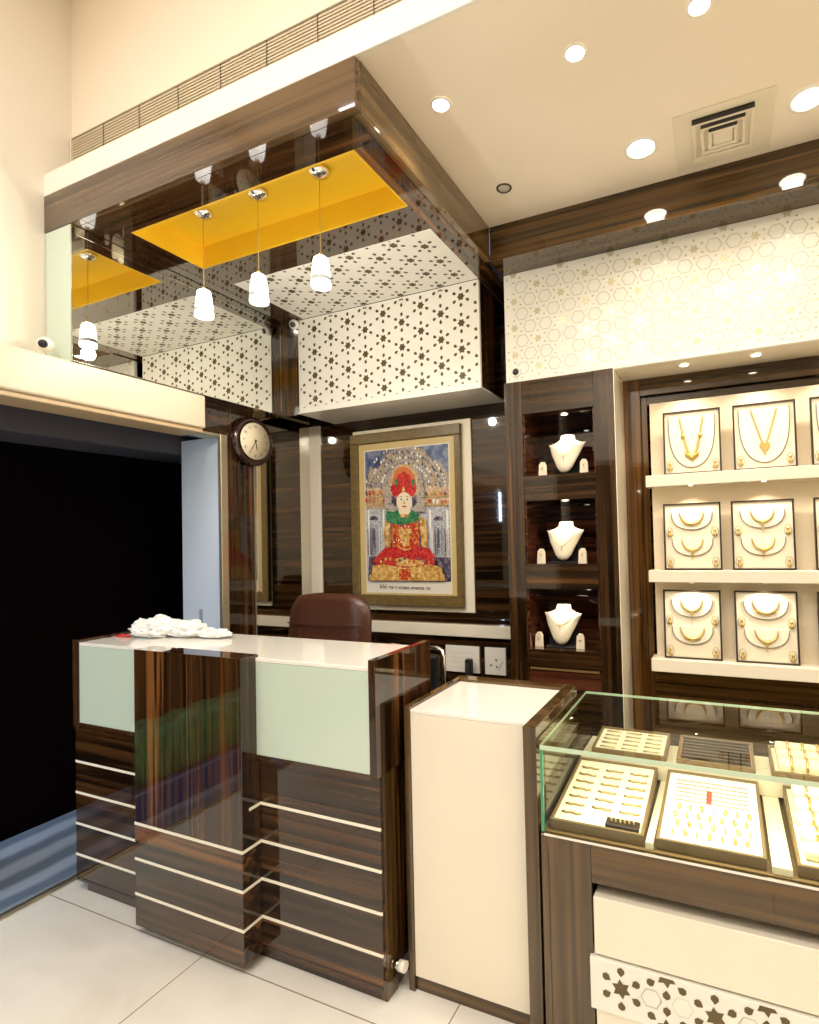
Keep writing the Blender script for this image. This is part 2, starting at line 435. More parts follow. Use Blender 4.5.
ry.box(FX0 + .005, FX1, 1.548, 1.910, zt, zt + .01, 'yellow')
ry.build('recess_tray', cn, label='yellow painted recess')
m = MB().box(FX0 + .006, FX1 - .001, FY0 + .001, FY1, ZU + .002, ZU + .02, 'fret')
cen = [(-1.223 - .1235 * k, (2.211 if k % 2 == 0 else 2.139) + .152 * j) for k in range(9) for j in range(-1, 4)]
fret(m, cen, 'xy', ZU + .0012, (FX0 + .02, FX1 - .01, FY0 + .01, FY1 - .006), 'hole')
m.build('fret_ceiling_panel', cn, label='white fretwork panel with dark star cutouts')

# fret box on the back wall above the picture
fb = thing('fret_box', 'white boxed bulkhead with dark star fretwork above the framed deity picture', 'wall box', (-1.73, 2.78, 2.227))
m = MB().box(-2.335, -1.130, 2.61, 2.628, 2.235, ZU - .001, 'fret', .001)
cen = [(-2.211 + .1222 * k, (2.727 if k % 2 == 0 else 2.657) - .1405 * j) for k in range(-1, 10) for j in range(-1, 5)]
fret(m, cen, 'xz', 2.6092, (-2.322, -1.142, 2.262, 2.788), 'hole')
m.build('fret_panel', fb)
MB().box(-2.34, -1.127, 2.605, YB - .0005, 2.227, 2.235, 'white').build('underside', fb)
MB().box(-1.148, -1.130, 2.629, YB - .001, 2.236, ZU - .001, 'eb_z').build('side_board', fb, label='dark wood side')
MB().box(-2.335, -2.317, 2.629, YB - .001, 2.236, ZU - .001, 'eb_z').build('side_board', fb)

# upper mirror on the left wall
mr = thing('wall_mirror', 'large mirror panel on the left wall above the door beam reflecting the canopy', 'mirror', (XM + .01, 2.0, 2.23))
MB().box(XM + .0005, XM + .006, 1.3975, 2.612, 2.228, ZU - .003, 'mirror').build('mirror_glass', mr)
m = MB()
for a in ((1.395, 2.613, 2.2245, 2.2275), (1.395, 1.3970, 2.228, ZU - .003), (2.575, 2.5775, 2.25, 2.765), (1.42, 2.5745, 2.762, 2.765)):
    m.box(XM + .0062, XM + .0072, a[0], a[1], a[2], a[3], 'mirroredge')
m.build('mirror_edge', mr)
mr = thing('niche_mirror', 'tall smoked mirror between the clock and the back corner, reflecting the picture', 'mirror', (XP + .01, 2.75, .1))
MB().box(XP - .0005, XP + .005, 2.456, YB - .016, .1, 2.242, 'darkmirror').build('mirror_glass', mr)
MB().box(XP - .0005, XP + .012, 2.453, YB - .016, 2.2425, 2.256, 'alum').build('top_rail', mr)
MB().box(XP - .0005, XP + .008, 2.452, 2.4555, .1, 2.242, 'alum').build('edge_trim', mr)

# wood band and fascia of the right-hand wall
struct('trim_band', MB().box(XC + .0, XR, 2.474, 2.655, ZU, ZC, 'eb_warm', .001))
fa = thing('fret_fascia', 'cream fascia board with gold star and hexagon fretwork above the wall display', 'fascia', (.2, 2.66, 2.236))
m = MB().box(-1.0, XR, 2.64, 2.66, 2.236, ZU - .001, 'fret', .001)
cols = range(0, 20)
bx = (-.985, XR - .01, 2.25, ZU - .003)
for k in cols:
    for j in range(-1, 6):
        a, b = -.947 + .1235 * k, (2.238 if k % 2 == 0 else 2.307) + .1385 * j
        q = clip(star6(a, b, .022, .0125, 0), *bx)
        if q: m.flat(q, 'xz', 2.6392, 'holegold')
        for t in range(6):
            q = clip(petal(a, b, PI / 2 + t * PI / 3, .040, .014, .010), *bx)
            if q: m.flat(q, 'xz', 2.6393, 'holegold')
        for dx in (.0412, .0823):
            hx, hz = a + dx, b + (.0692 if dx < .05 else 0)
            o_ = [(hx + .036 * math.cos(PI / 3 * t), hz + .036 * math.sin(PI / 3 * t)) for t in range(6)]
            i_ = [(hx + .0305 * math.cos(PI / 3 * t), hz + .0305 * math.sin(PI / 3 * t)) for t in range(6)]
            if all(bx[0] < p[0] < bx[1] and bx[2] < p[1] < bx[3] for p in o_):
                m.ringplate(o_, i_, 'xz', 2.6394, 'ring')
m.build('fret_panel', fa)
MB().box(-.452, XR, 2.661, 2.90, 2.236, 2.256, 'cream', .001).build('underside', fa)

# ------------------------------------------------------------------ tower of three niches
TX0, TX1, TY = -1.008, -.452, 2.625
nic = [(1.752, 2.066), (1.312, 1.627), (.890, 1.187)]
NX0, NX1 = -.915, -.552
tw = thing('display_tower', 'tall dark glossy wood cabinet with three lit niches holding necklace busts', 'display cabinet', (-.73, 2.8, 0))
MB().box(TX0, NX0, TY, 3.03, 0, 2.236, 'eb_back_v', .001).build('upright', tw)
MB().box(NX1, TX1 - .004, TY, 3.03, 0, 2.236, 'eb_back_v', .001).build('upright', tw)
for a, b in ((2.066, 2.236), (1.627, 1.752), (1.187, 1.312), (.80, .890), (.0, .70)):
    MB().box(NX0 + .0005, NX1 - .0005, TY + .002, 3.03, a, b, 'eb_back', .001).build('cross_board', tw)
for a, b in nic:
    m = MB()
    m.box(NX0 + .0005, NX1 - .0005, 2.96, 3.02, a + .0005, b - .0005, 'eb_red')
    m.box(NX0 + .0005, NX0 + .008, TY + .012, 2.959, a + .0005, b - .0005, 'eb_red')
    m.box(NX1 - .008, NX1 - .0005, TY + .012, 2.959, a + .0005, b - .0005, 'eb_red')
    m.build('niche_lining', tw, label='reddish wood niche lining')
MB().box(NX0 + .001, NX1 - .001, TY + .01, 3.02, .701, .799, 'eb_red').box(NX0 + .01, NX1 - .01, TY - .001, TY + .01, .79, .80, 'brownframe').build('drawer', tw)
MB().box(TX1 - .0035, TX1, TY + .001, 3.03, .0, 2.2355, 'cream').build('side_panel', tw, label='cream side panel')

# busts
def bust():
    r = thing('necklace_bust', 'x', 'jewellery bust', (0, 0, 0), 'necklace busts in the tower niches')
    m = MB(); rows = []
    prof = [(.002, .010, .004), (.010, .026, .012), (.030, .042, .018), (.060, .056, .022), (.095, .074, .025), (.125, .090, .026),
            (.145, .099, .024), (.152, .088, .022), (.160, .062, .022), (.172, .040, .024), (.190, .037, .025), (.196, .033, .022)]
    for z, wx, wy in prof:
        lean = (z / .196) ** 1.3 * .055
        row = []
        for k in range(28):
            a = 2 * PI * k / 28
            row.append((wx * math.cos(a), lean + wy * math.sin(a) - .35 * wy * (1 - abs(math.cos(a))) + (.010 if abs(math.cos(a)) > .9 and z > .12 else 0), z + .012 + (.010 * abs(math.cos(a)) ** 3 if .12 < z < .15 else 0)))
        rows.append(row)
    m.grid(rows, 'velvet'); m.build('neck_form', r, raw=True)
    m = MB()
    m.plate([(-.085, .0), (.080, .0), (.070, .14), (-.06, .10)], 'xz', .058, .070, 'blackvelvet')
    m.box(-.075, .075, -.02, .075, 0, .006, 'blackvelvet', .001)
    m.build('easel', r, raw=True, label='black easel')
    return r
def chain_on_bust(r_, dz, w_, pend, name='fine_necklace', lab=''):
    r = thing(name, lab, 'necklace', (0, 0, 0))
    m = MB(); pts = []
    for k in range(25):
        t = k / 24; x = (-1 + 2 * t) * w_
        z = .16 - (1 - abs(2 * t - 1) ** 1.7) * dz
        lean = (z / .196) ** 1.3 * .055
        pts.append((x, lean - .034 + .018 * (x / .08) ** 2, z + .012))
    m.tube(pts, .0014, 'palegold', 6); m.build('chain', r, raw=True)
    m = MB(); z = .16 - dz; y = (z / .196) ** 1.3 * .055 - .035
    m.lathe([(.0008, 0), (.004, -.006), (.003, -.014), (.0005, -.024)], (0, y, z + .012), 'palegold', 8)
    m.build('pendant', r, raw=True)
    return r
def earring_stand():
    m = MB()
    m.plate([(-.021, 0), (.021, 0), (.020, .055), (.012, .072), (-.006, .073), (-.017, .060)], 'xz', 0, .012, 'velvet')
    o = m.build('earring_stand', raw=True)
    return tag(o, 'x', 'earring stand', 'white earring stands in the tower niches')
def drop_earring(parentless=True):
    m = MB(); m.lathe([(.0005, 0), (.0035, -.004), (.0030, -.010), (.0005, -.020)], (0, -.0045, .052), 'palegold', 8)
    m.tube([(0, -.004, .050), (0, -.003, .058), (0, .001, .061)], .0006, 'palegold', 5)
    return tag(m.build('drop_earring', raw=True), 'x', 'earring', 'small earrings on the tower stands')
b0 = None; nm = ['top', 'middle', 'bottom']
bxy = [(-.722, 2.70), (-.742, 2.70), (-.765, 2.70)]
for i, (bx_, by_) in enumerate(bxy):
    z = nic[i][0] + .0005
    lb = ['white necklace bust with long thin pendant chain in the top tower niche',
          'white necklace bust with a double chain in the middle tower niche',
          'white necklace bust with amber neck top in the bottom tower niche'][i]
    if b0 is None: b0 = bust(); b = b0; b.location = (bx_, by_, z); b['label'] = lb
    else: b = dup(b0, (bx_, by_, z), lb)
    b.rotation_euler = (0, 0, [-.10, -.06, -.03][i])
    ch = chain_on_bust(b, [.075, .085, .060][i], .072, True, lab='fine gold chain with pendant on the bust in the %s niche' % nm[i])
    ch.location = b.location; ch.rotation_euler = b.rotation_euler
    for sgn in (-1, 1):
        if i == 0 and sgn == -1: st0 = earring_stand(); st = st0; er0 = drop_earring(); er = er0
        else: st = dup(st0, (0, 0, 0)); er = dup(er0, (0, 0, 0))
        st.location = (bx_ + sgn * .100 + (-.012 if sgn < 0 else 0), by_ - .015, z)
        er.location = st.location
        sd = 'left' if sgn < 0 else 'right'
        st['label'] = 'small white earring stand %s of the bust in the %s niche' % (sd, nm[i])
        er['label'] = 'tiny drop earring on the %s stand in the %s tower niche' % (sd, nm[i])

# ------------------------------------------------------------------ lit wall display
wd = thing('wall_display', 'cream lit wall display with three shelves inside a dark wood surround', 'wall display', (.4, 2.9, 0))
m = MB()
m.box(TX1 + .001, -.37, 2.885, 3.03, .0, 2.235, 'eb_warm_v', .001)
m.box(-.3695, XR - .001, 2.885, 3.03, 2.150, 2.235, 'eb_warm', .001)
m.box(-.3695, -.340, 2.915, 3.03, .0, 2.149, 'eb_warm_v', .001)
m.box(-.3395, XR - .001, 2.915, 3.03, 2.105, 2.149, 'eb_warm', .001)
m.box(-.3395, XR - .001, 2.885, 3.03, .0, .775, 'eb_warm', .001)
m.build('surround', wd, label='dark glossy wood surround')
m = MB().box(-.322, XR - .001, 2.862, 2.93, .79, 2.098, 'creampanel', .001)
m.build('back_panel', wd)
shelf = [(1.673, 1.728), (1.216, 1.272), (.791, .851)]
for a, b in shelf:
    MB().box(-.338, XR - .002, 2.752, 2.861, a, b, 'cream', .002).build('shelf', wd)

def upath(cx, ztop, w, dep, n=24, p=.8):
    return [(cx - w * math.cos(PI * k / n), ztop - dep * max(0, math.sin(PI * k / n)) ** p) for k in range(n + 1)]
def mk_board(h, double):
    w = .128
    r = thing('necklace_board', 'x', 'jewellery board', (0, 0, 0), 'necklace boards on the wall shelves')
    m = MB(); f = .0075
    m.box(-w, w, 0, .016, 0, f, 'trayframe').box(-w, w, 0, .016, h - f, h, 'trayframe')
    m.box(-w, -w + f, 0, .016, f, h - f, 'trayframe').box(w - f, w, 0, .016, f, h - f, 'trayframe')
    m.build('frame', r, raw=True)
    MB().box(-w + f, w - f, .007, .014, f, h - f, 'velvet').build('backing', r, raw=True)
    specs = [(0, h - .025, .103, h - .055, .62)] if not double else [(0, h - .045, .090, .083, .75), (0, h / 2 - .010, .090, .083, .75)]
    for (cx, zt_, ww, dep, p) in specs:
        m = MB(); u = upath(cx, zt_, ww, dep, 24, p)
        m.plate(u, 'xz', .002, .007, 'padvelvet')
        m.tube([(a, .002, b) for a, b in u], .0021, 'velvetline', 6)
        m.build('necklace_pad', r, raw=True)
    ez = [.040] if not double else [.035, h / 2 + .018]
    for z in ez:
        for sx in (-1, 1):
            m = MB(); q = [(sx * .100 + .015 * math.cos(t), z + .020 * math.sin(t) + (.006 if math.sin(t) > .5 else 0)) for t in [2 * PI * k / 14 for k in range(14)]]
            m.plate(q, 'xz', .003, .007, 'velvet'); m.tube([(a, .003, b) for a, b in q], .0010, 'velvetline', 5, closed=True)
            m.build('earring_pad', r, raw=True)
    return r
def mk_necklace(kind, h, lab, grp):
    """kind: long / chain / collar / pendant"""
    r = thing('gold_necklace', lab, 'necklace', (0, 0, 0), grp)
    m = MB()
    if kind in ('long', 'chain'):
        zt_, w, bot = h - .030, .052, .075 if kind == 'long' else .105
        pts = []
        n = 30
        for k in range(n + 1):
            t = -1 + 2 * k / n; x = w * (abs(t) ** .9) * (1 if t > 0 else -1) * (.93 + .07 * abs(t)); z = bot + (zt_ - bot) * abs(t) ** (1.6 if kind == 'long' else 1.15)
            pts.append((x, -.001, z))
        rad = [.0038 + .0045 * max(0, 1 - abs(-1 + 2 * k / n) * 1.3) if kind == 'long' else .0036 for k in range(n + 1)]
        m.tube(pts, rad, 'gold', 6); m.build('chain', r, raw=True)
        m = MB()
        if kind == 'long':
            for k in range(-3, 4): m.lathe([(.001, 0), (.006, -.004), (.0065, -.010), (.004, -.022), (.0008, -.030)], (k * .0085, -.003, bot + .012 + abs(k) * .006), 'gold', 8)
            for bx_ in (-.038, .038): MB().lathe([(.001, 0), (.010, .008), (.009, .018), (.001, .026)], (bx_, -.004, h * .55), 'gold', 8).build('bead', r, raw=True)
        else:
            m.plate([(-.020, bot + .012), (.020, bot + .012), (.022, bot), (0, bot - .032), (-.022, bot)], 'xz', -.007, -.001, 'gold')
            m.lathe([(.0008, 0), (.004, -.006), (.0008, -.014)], (0, -.004, bot - .030), 'gold', 8)
        m.build('pendant', r, raw=True)
    else:
        pts = upath(0, 0, .052 if kind == 'collar' else .046, .058, 20, .9)
        m.tube([(a, -.001, b) for a, b in pts], [.0022 + .0042 * math.sin(PI * k / 20) for k in range(21)], 'gold', 6); m.build('chain', r, raw=True)
        m = MB()
        if kind == 'collar':
            for k in range(-4, 5):
                a = PI / 2 + k * .19; m.lathe([(.0006, 0), (.0035, -.004), (.0006, -.013)], (.052 * math.cos(a), -.003, -.058 * math.sin(a) ** .9 - .003), 'gold', 6)
        else:
            m.plate([(-.020, -.050), (-.008, -.062), (0, -.088), (.008, -.062), (.020, -.050), (0, -.055)], 'xz', -.006, -.001, 'gold')
            m.lathe([(.0008, 0), (.004, -.005), (.0008, -.013)], (0, -.004, -.086), 'gold', 6)
        m.build('pendant', r, raw=True)
    return r
def mk_earring():
    m = MB(); m.lathe([(.0008, .017), (.0065, .013), (.0070, .006), (.003, .001), (.0080, -.005), (.0085, -.013), (.0008, -.021)], (0, -.004, 0), 'gold', 8)
    return tag(m.build('gold_earring', raw=True), 'x', 'earring', 'gold earrings pinned to the necklace boards')

colx = [-.127, .181, .492]; coln = ['leftmost', 'second', 'third']
rown = ['top', 'middle', 'bottom']
bz = [1.7285, 1.2725, .8515]; bh = [.305, .318, .325]; YBD = 2.790; TILT = -.045
boards = {}; er_src = None; nsrc = {}
for ri in range(3):
    for ci in range(3):
        cx = colx[ci] - (.012 if ri == 1 and ci == 0 else 0) - (.025 if ri == 2 and ci == 0 else (.020 if ri and ci == 1 else 0)) + (.0 if ri == 0 else 0)
        dbl = ri > 0
        loc = (cx, YBD, bz[ri])
        lb = 'black-framed %s necklace board, %s on the %s shelf' % ('double' if dbl else 'single', coln[ci], rown[ri])
        if ri not in boards: boards[ri] = mk_board(bh[ri], dbl); b = boards[ri]; b.location = loc
        else: b = dup(boards[ri], loc)
        b['label'] = lb; b.rotation_euler = (TILT, 0, 0)
        rot = b.rotation_euler.copy()
        def at(dx, dz):   # a point of the tilted board face
            v = Matrix.Rotation(TILT, 3, 'X') @ Vector((dx, 0, dz)); return (cx + v.x, YBD + v.y, bz[ri] + v.z)
        if not dbl:
            kd = ['long', 'chain', 'chain'][ci]
            if kd not in nsrc:
                n_ = nsrc[kd] = mk_necklace(kd, bh[0], '', 'gold necklaces on the wall display boards')
            else: n_ = dup(nsrc[kd], loc)
            n_.location = loc; n_.rotation_euler = rot
            n_['label'] = ['broad beaded long gold necklace on the leftmost board of the top shelf',
                           'gold chain with triangular pendant on the second board of the top shelf',
                           'gold chain necklace on the third top shelf board at the picture edge'][ci]
            ez = [.040]
        else:
            for half in (0, 1):
                kd = 'pendant' if (ci + half + ri) % 2 == 0 else 'collar'
                if ci == 1 and half == 1: kd = 'pendant'
                if kd not in nsrc: n_ = nsrc[kd] = mk_necklace(kd, bh[1], '', 'gold necklaces on the wall display boards')
                else: n_ = dup(nsrc[kd], loc)
                n_.location = at(0, (bh[ri] - .042) if half == 0 else (bh[ri] / 2 - .010)); n_.rotation_euler = rot
                n_['label'] = '%s gold necklace on the %s half of the %s board, %s shelf' % ('pendant' if kd == 'pendant' else 'fringed collar', ['upper', 'lower'][half], coln[ci], rown[ri])
            ez = [.035, bh[ri] / 2 + .018]
        for zi, z in enumerate(ez):
            for sx in (-1, 1):
                if er_src is None: e_ = er_src = mk_earring()
                else: e_ = dup(er_src, (0, 0, 0))
                e_.location = at(sx * .100, z); e_.rotation_euler = rot
                e_['label'] = 'gold earring at the %s %s of the %s board, %s shelf' % ('lower' if zi == 0 else 'mid', 'left' if sx < 0 else 'right', coln[ci], rown[ri])

# ------------------------------------------------------------------ reception desk
dk = thing('reception_desk', 'glossy dark ebony reception desk with white top and cream inlay stripes', 'desk', (-1.8, 1.6, 0))
DY = 1.464; ZS = [.543, .413, .283, .154]
def striped(mb, x0, x1, y0, y1, z0, z1, zs, mat_, top_mat=None):
    pass
m = MB().box(-2.556, -1.014, DY, DY + .018, .045, .700, 'eb_x', .0008)
m.build('front_panel', dk)
for z in ZS:
    MB().box(-2.5565, -2.03, DY - .0012, DY + .003, z - .005, z + .005, 'stripe').build('inlay_strip', dk, label='cream inlay strip')
    MB().box(-1.53, -1.0135, DY - .0012, DY + .003, z - .005, z + .005, 'stripe').build('inlay_strip', dk, label='cream inlay strip')
MB().box(-2.515, -1.020, DY + .020, DY + .034, 0, .0448, 'eb_x').build('plinth', dk)
m = MB().box(-1.040, -1.012, DY + .0185, 1.545, 0, .705, 'eb_counter_v', .001)  # front strip in lighter brown, cream reflection put into its colour
m.box(-1.045, -1.020, 1.546, 1.79, 0, .90, 'eb_z', .001)
m.build('side_panel', dk)
MB().box(-2.553, -2.530, DY + .0185, 1.79, .045, .70, 'eb_z', .001).build('side_panel', dk)
# projecting centre panel hanging just above the floor
CY = 1.382
MB().box(-2.055, -1.511, CY, DY - .0015, .039, 1.060, 'eb_z', .0015).build('centre_panel', dk)
m = MB().box(-2.0555, -1.5105, CY - .0006, DY - .002, .0385, .408, 'eb_x')
m.build('centre_panel_base', dk)
for z in ZS[1:]:
    MB().box(-2.0565, -1.5095, CY - .0018, DY - .0025, z - .005, z + .005, 'stripe').build('inlay_strip', dk, label='cream inlay strip')
MB().box(-1.512, -1.5095, CY + .03, DY - .0025, ZS[0] - .005, ZS[0] + .005, 'stripe').build('inlay_strip', dk, label='cream inlay strip')
# upper part: frosted glass front, white top, ebony cheeks and lip
for a, b in ((-2.502, -2.050), (-1.516, -1.037)):
    MB().box(a, b, 1.4495, 1.456, .716, 1.036, 'frost').build('glass_panel', dk, label='pale green frosted glass front')
MB().box(-2.540, -1.037, 1.447, 1.80, .700, .7155, 'eb_x', .001).build('lip', dk)
MB().box(-2.543, -2.503, 1.445, 1.80, .693, 1.060, 'eb_z', .001).build('cheek', dk)
m = MB().box(-1.0365, -1.0105, 1.445, 1.80, .705, 1.074, 'eb_z', .001)
m.build('cheek', dk)
MB().box(-2.5025, -1.037, 1.449, 1.805, 1.0365, 1.050, 'top', .0015).build('counter_top', dk, label='white counter top')
MB().box(-2.5025, -1.045, 1.78, 1.80, .0, .6995, 'eb_x').box(-2.5025, -1.045, 1.785, 1.80, .716, 1.036, 'eb_x').build('back_panel', dk)
MB().cyl((-1.0115, 1.530, .086), .013, .014, 'chrome', 'x').cyl((-.9975, 1.530, .086), .017, .024, 'white', 'x').build('door_stop', dk, label='round white and chrome stop')

# ------------------------------------------------------------------ cream pedestal cabinet
pc = thing('pedestal_cabinet', 'tall cream fronted cabinet with dark wood edges between desk and glass counter', 'cabinet', (-.75, 1.76, 0))
MB().box(-.953, -.548, 1.555, 1.57, .047, .885, 'cream', .001).build('front_panel', pc)
MB().box(-.953, -.548, 1.5555, 1.925, .886, .897, 'top', .001).build('top_panel', pc, label='bright cream top')
MB().box(-.975, -.954, 1.550, 1.98, 0, .906, 'eb_counter_v', .001).build('side_panel', pc)
MB().box(-.5475, -.508, 1.502, 1.98, 0, .906, 'eb_counter_v', .001).build('side_panel', pc)
MB().box(-.953, -.548, 1.926, 1.98, .60, .906, 'eb_counter', .001).build('back_rail', pc)
MB().box(-.953, -.548, 1.562, 1.58, 0, .046, 'eb_counter').build('plinth', pc)

# ------------------------------------------------------------------ glass display counter
GX0, GX1, GY0, GY1, GZ0, GZ1 = -.500, 1.25, 1.500, 2.10, .612, .861
gc = thing('glass_display_counter', 'wooden counter with a glass showcase top full of jewellery trays', 'display counter', (.35, 1.8, 0))
m = MB()
m.box(GX0, -.360, GY0, GY0 + .02, 0, GZ0, 'eb_counter_v', .001)
m.box(-.3595, GX1, GY0, GY0 + .02, .508, GZ0, 'eb_counter', .001)
m.box(GX0, GX1, 1.60, 1.62, 0, .60, 'eb_z')
m.box(-.3595, GX1, GY0 + .0205, 1.599, .515, .53, 'eb_x')
m.box(GX0, GX0 + .02, GY0 + .021, GY1, 0, GZ0 - .001, 'eb_counter_v')
m.box(GX1 - .02, GX1, GY0 + .021, GY1, 0, GZ0 - .001, 'eb_counter_v')
m.build('base_case', gc)
MB().box(-.4805, -.4785, GY0 - .0006, GY0 + .001, .0, .568, 'black').build('panel_joint', gc)
MB().box(GX0 + .001, GX1 - .001, GY0 + .006, GY1, GZ0, GZ0 + .008, 'brownframe').build('showcase_floor', gc, label='brown showcase floor')
for a, b in ((-.216, -.196), (.080, .124), (.420, .460)):
    MB().box(a, b, 1.512, 2.09, GZ0 + .0085, GZ0 + .028, 'creampanel', .001).build('divider', gc, label='cream divider strip')
m = MB().box(-.355, GX1 - .03, GY0 - .006, 1.57, .325, .476, 'cream', .002).box(-.355, GX1 - .03, GY0 - .004, 1.57, .03, .182, 'cream', .002)
m.build('inset_box', gc, label='cream inset front box')
m = MB().box(-.367, GX1 - .03, GY0 - .012, 1.565, .184, .319, 'fret', .001)
cen = []
for k in range(14):
    a = -.286 + .1138 * k
    cen += [(a, .256 + (.0 if k % 2 == 0 else .0625))] + ([(a, .126)] if k % 2 == 0 else [(a, .190)])
cen = [(a, b) for a, b in cen if b > .15]
bb = (-.362, GX1 - .04, .1855, .3175)
for (a, b) in cen:
    for q in [star6(a, b, .0255, .0150, PI / 2 + .15)] + [petal(a, b, PI / 2 + k * PI / 3, .044, .023, .019) for k in range(6)]:
        q = clip(q, *bb)
        if q: m.flat(q, 'xz', GY0 - .0128, 'holebrown')
for (a, b) in cen:
    for dx, dz in ((.038, .065), (-.038, .065), (.076, 0)):
        o_ = [(a + dx + .026 * math.cos(PI / 3 * t), b + dz + .026 * math.sin(PI / 3 * t)) for t in range(6)]
        i_ = [(a + dx + .0245 * math.cos(PI / 3 * t), b + dz + .0245 * math.sin(PI / 3 * t)) for t in range(6)]
        if all(bb[0] < p[0] < bb[1] and bb[2] < p[1] < bb[3] for p in o_): m.ringplate(o_, i_, 'xz', GY0 - .0126, 'ring')
m.build('fret_band', gc, label='white band with brown star cutouts')
# glass: front, left end, top; edges greenish
MB().box(GX0 + .012, GX1, GY0 + .001, GY0 + .007, GZ0 + .0085, GZ1 - .009, 'glass').build('front_glass', gc)
MB().box(GX0 + .011, GX0 + .017, GY0 + .0075, GY1 - .01, GZ0 + .0085, GZ1 - .009, 'glass').build('end_glass', gc)
MB().box(GX0 + .006, GX1, GY0 - .002, GY1 - .03, GZ1 - .008, GZ1, 'glass').build('top_glass', gc)
m = MB()
m.box(GX0 + .005, GX1, GY0 - .0040, GY0 - .0022, GZ1 - .0120, GZ1 + .0003, 'glassedge')
m.box(GX0 + .0045, GX0 + .0058, GY0 - .0035, GY1 - .03, GZ1 - .0082, GZ1 + .0002, 'glassedge')
m.box(GX0 + .005, GX1, GY1 - .0298, GY1 - .0285, GZ1 - .0082, GZ1 + .0002, 'glassedge')
m.build('glass_edge', gc, label='pale green glass edge')
MB().box(GX0 + .003, GX0 + .0108, GY0 - .001, GY0 + .0075, GZ0 + .0085, GZ1 - .0085, 'glassdark').build('glass_corner', gc, label='deep green corner edge')
MB().box(GX0 + .011, GX1, GY0 - .003, GY0 - .0002, GZ0 - .001, GZ0 + .006, 'chrome').build('front_bead', gc)
# raised rear step carrying the back row
MB().box(GX0 + .02, GX1 - .001, 1.900, 2.09, GZ0 + .0290, .690, 'creampanel', .001).build('rear_step', gc)

def frame_tray(name, label, x0, x1, y0, y1, z0, z1, tiltz=.0, fm='brownframe', pm='velvet', grp='jewellery trays in the glass counter'):
    cx = (x0 + x1) / 2
    r = thing(name, label, 'jewellery tray', (cx, y0, z0), grp)
    L = math.hypot(y1 - y0, z1 - z0); w = (x1 - x0) / 2; f = .008; h = .030
    m = MB()
    m.box(-w, w, 0, f, 0, h, fm, .001).box(-w, w, L - f, L, 0, h, fm, .001).box(-w, -w + f, f, L - f, 0, h, fm, .001).box(w - f, w, f, L - f, 0, h, fm, .001)
    m.build('tray_frame', r, raw=True)
    MB().box(-w + f, w - f, f, L - f, .002, h - .006, pm).build('tray_pad', r, raw=True)
    r.rotation_euler = (math.atan2(z1 - z0, y1 - y0), 0, 0)
    return r, w, L, h
def on_tray(r, x, y, h):
    v = Matrix.Rotation(r.rotation_euler.x, 3, 'X') @ Vector((x, y, h)); return Vector(r.location) + v
def single(name, m, lab, cat, grp):
    return tag(m.build(name, raw=True), lab, cat, grp)
def scatter(src, r, spots, h, rz=lambda i: 0):
    for i, (x, y) in enumerate(spots):
        o = src if i == 0 else src.copy()
        if i: COL.objects.link(o)
        o.location = on_tray(r, x, y, h); o.rotation_euler = (r.rotation_euler.x, 0, rz(i))

Zf = GZ0 + .009
# front row
t1, w1, L1, h1 = frame_tray('jewellery_tray', 'front left counter tray with rows of fine bracelets on cream velvet', -.478, -.222, 1.522, 1.885, Zf, Zf + .038)
spots = [(-.078 + .078 * c_, .050 + .043 * r_) for r_ in range(7) for c_ in range(3) if not (r_ == 0 and c_ > 0)]
m = MB(); m.tube([(-.028, 0, .003), (-.014, -.003, .003), (0, .001, .003), (.014, -.003, .003), (.028, 0, .003)], .0034, 'darkgold', 6)
scatter(single('gold_bracelet', m, 'fine gold bracelet lying in the front left counter tray', 'bracelet', 'fine bracelets in the front left tray'), t1, spots, h1 - .006, lambda i: .05 * math.sin(i * 2.3))
m = MB().box(-.045, .045, -.018, .018, 0, .010, 'trayframe', .001)
o = single('ring_strip', m, 'dark ring strip in the corner of the front left tray', 'ring strip', None); o.location = on_tray(t1, .070, .030, h1 - .005); o.rotation_euler = t1.rotation_euler
m = MB(); m.lathe([(.004, -.0012), (.0062, -.0012), (.0062, .0012), (.004, .0012), (.004, -.0012)], (0, 0, .006), 'gold', 14, 'x', caps=False)
scatter(single('gold_ring', m, 'small gold ring standing on the dark strip in the front left tray', 'ring', 'rings on the dark strip'), t1, [(.040 + .012 * k, .030) for k in range(6)], h1 + .004)

t2, w2, L2, h2 = frame_tray('jewellery_tray', 'front middle counter tray with dark lines and a red tag on white lining', -.190, .070, 1.522, 1.885, Zf, Zf + .038, pm='top')
m = MB(); m.tube([(-.100, 0, .003), (0, .001, .003), (.100, 0, .003)], .0016, 'pink', 5)
scatter(single('long_chain', m, 'thin reddish chain stretched across the front middle tray', 'chain', 'stretched chains in the front middle tray'), t2, [(0, .205 + .022 * k) for k in range(6)], h2 - .006)
m = MB().box(-.007, .007, -.032, .032, 0, .004, 'pencil', .001)
o = single('red_tag', m, 'small red tag in the middle of the front middle tray', 'tag', None); o.location = on_tray(t2, -.005, .235, h2 - .004); o.rotation_euler = t2.rotation_euler
m = MB(); m.lathe([(.0055, -.002), (.0085, -.002), (.0085, .002), (.0055, .002), (.0055, -.002)], (0, 0, .006), 'gold', 14, 'x', caps=False)
scatter(single('gold_ring', m, 'gold ring in the near rows of the front middle tray', 'ring', 'rings in the front middle tray'), t2, [(-.090 + .030 * c_ + .008 * (r_ % 2), .040 + .040 * r_) for r_ in range(4) for c_ in range(7)], h2 - .002, lambda i: .6 * math.sin(i * 1.7))

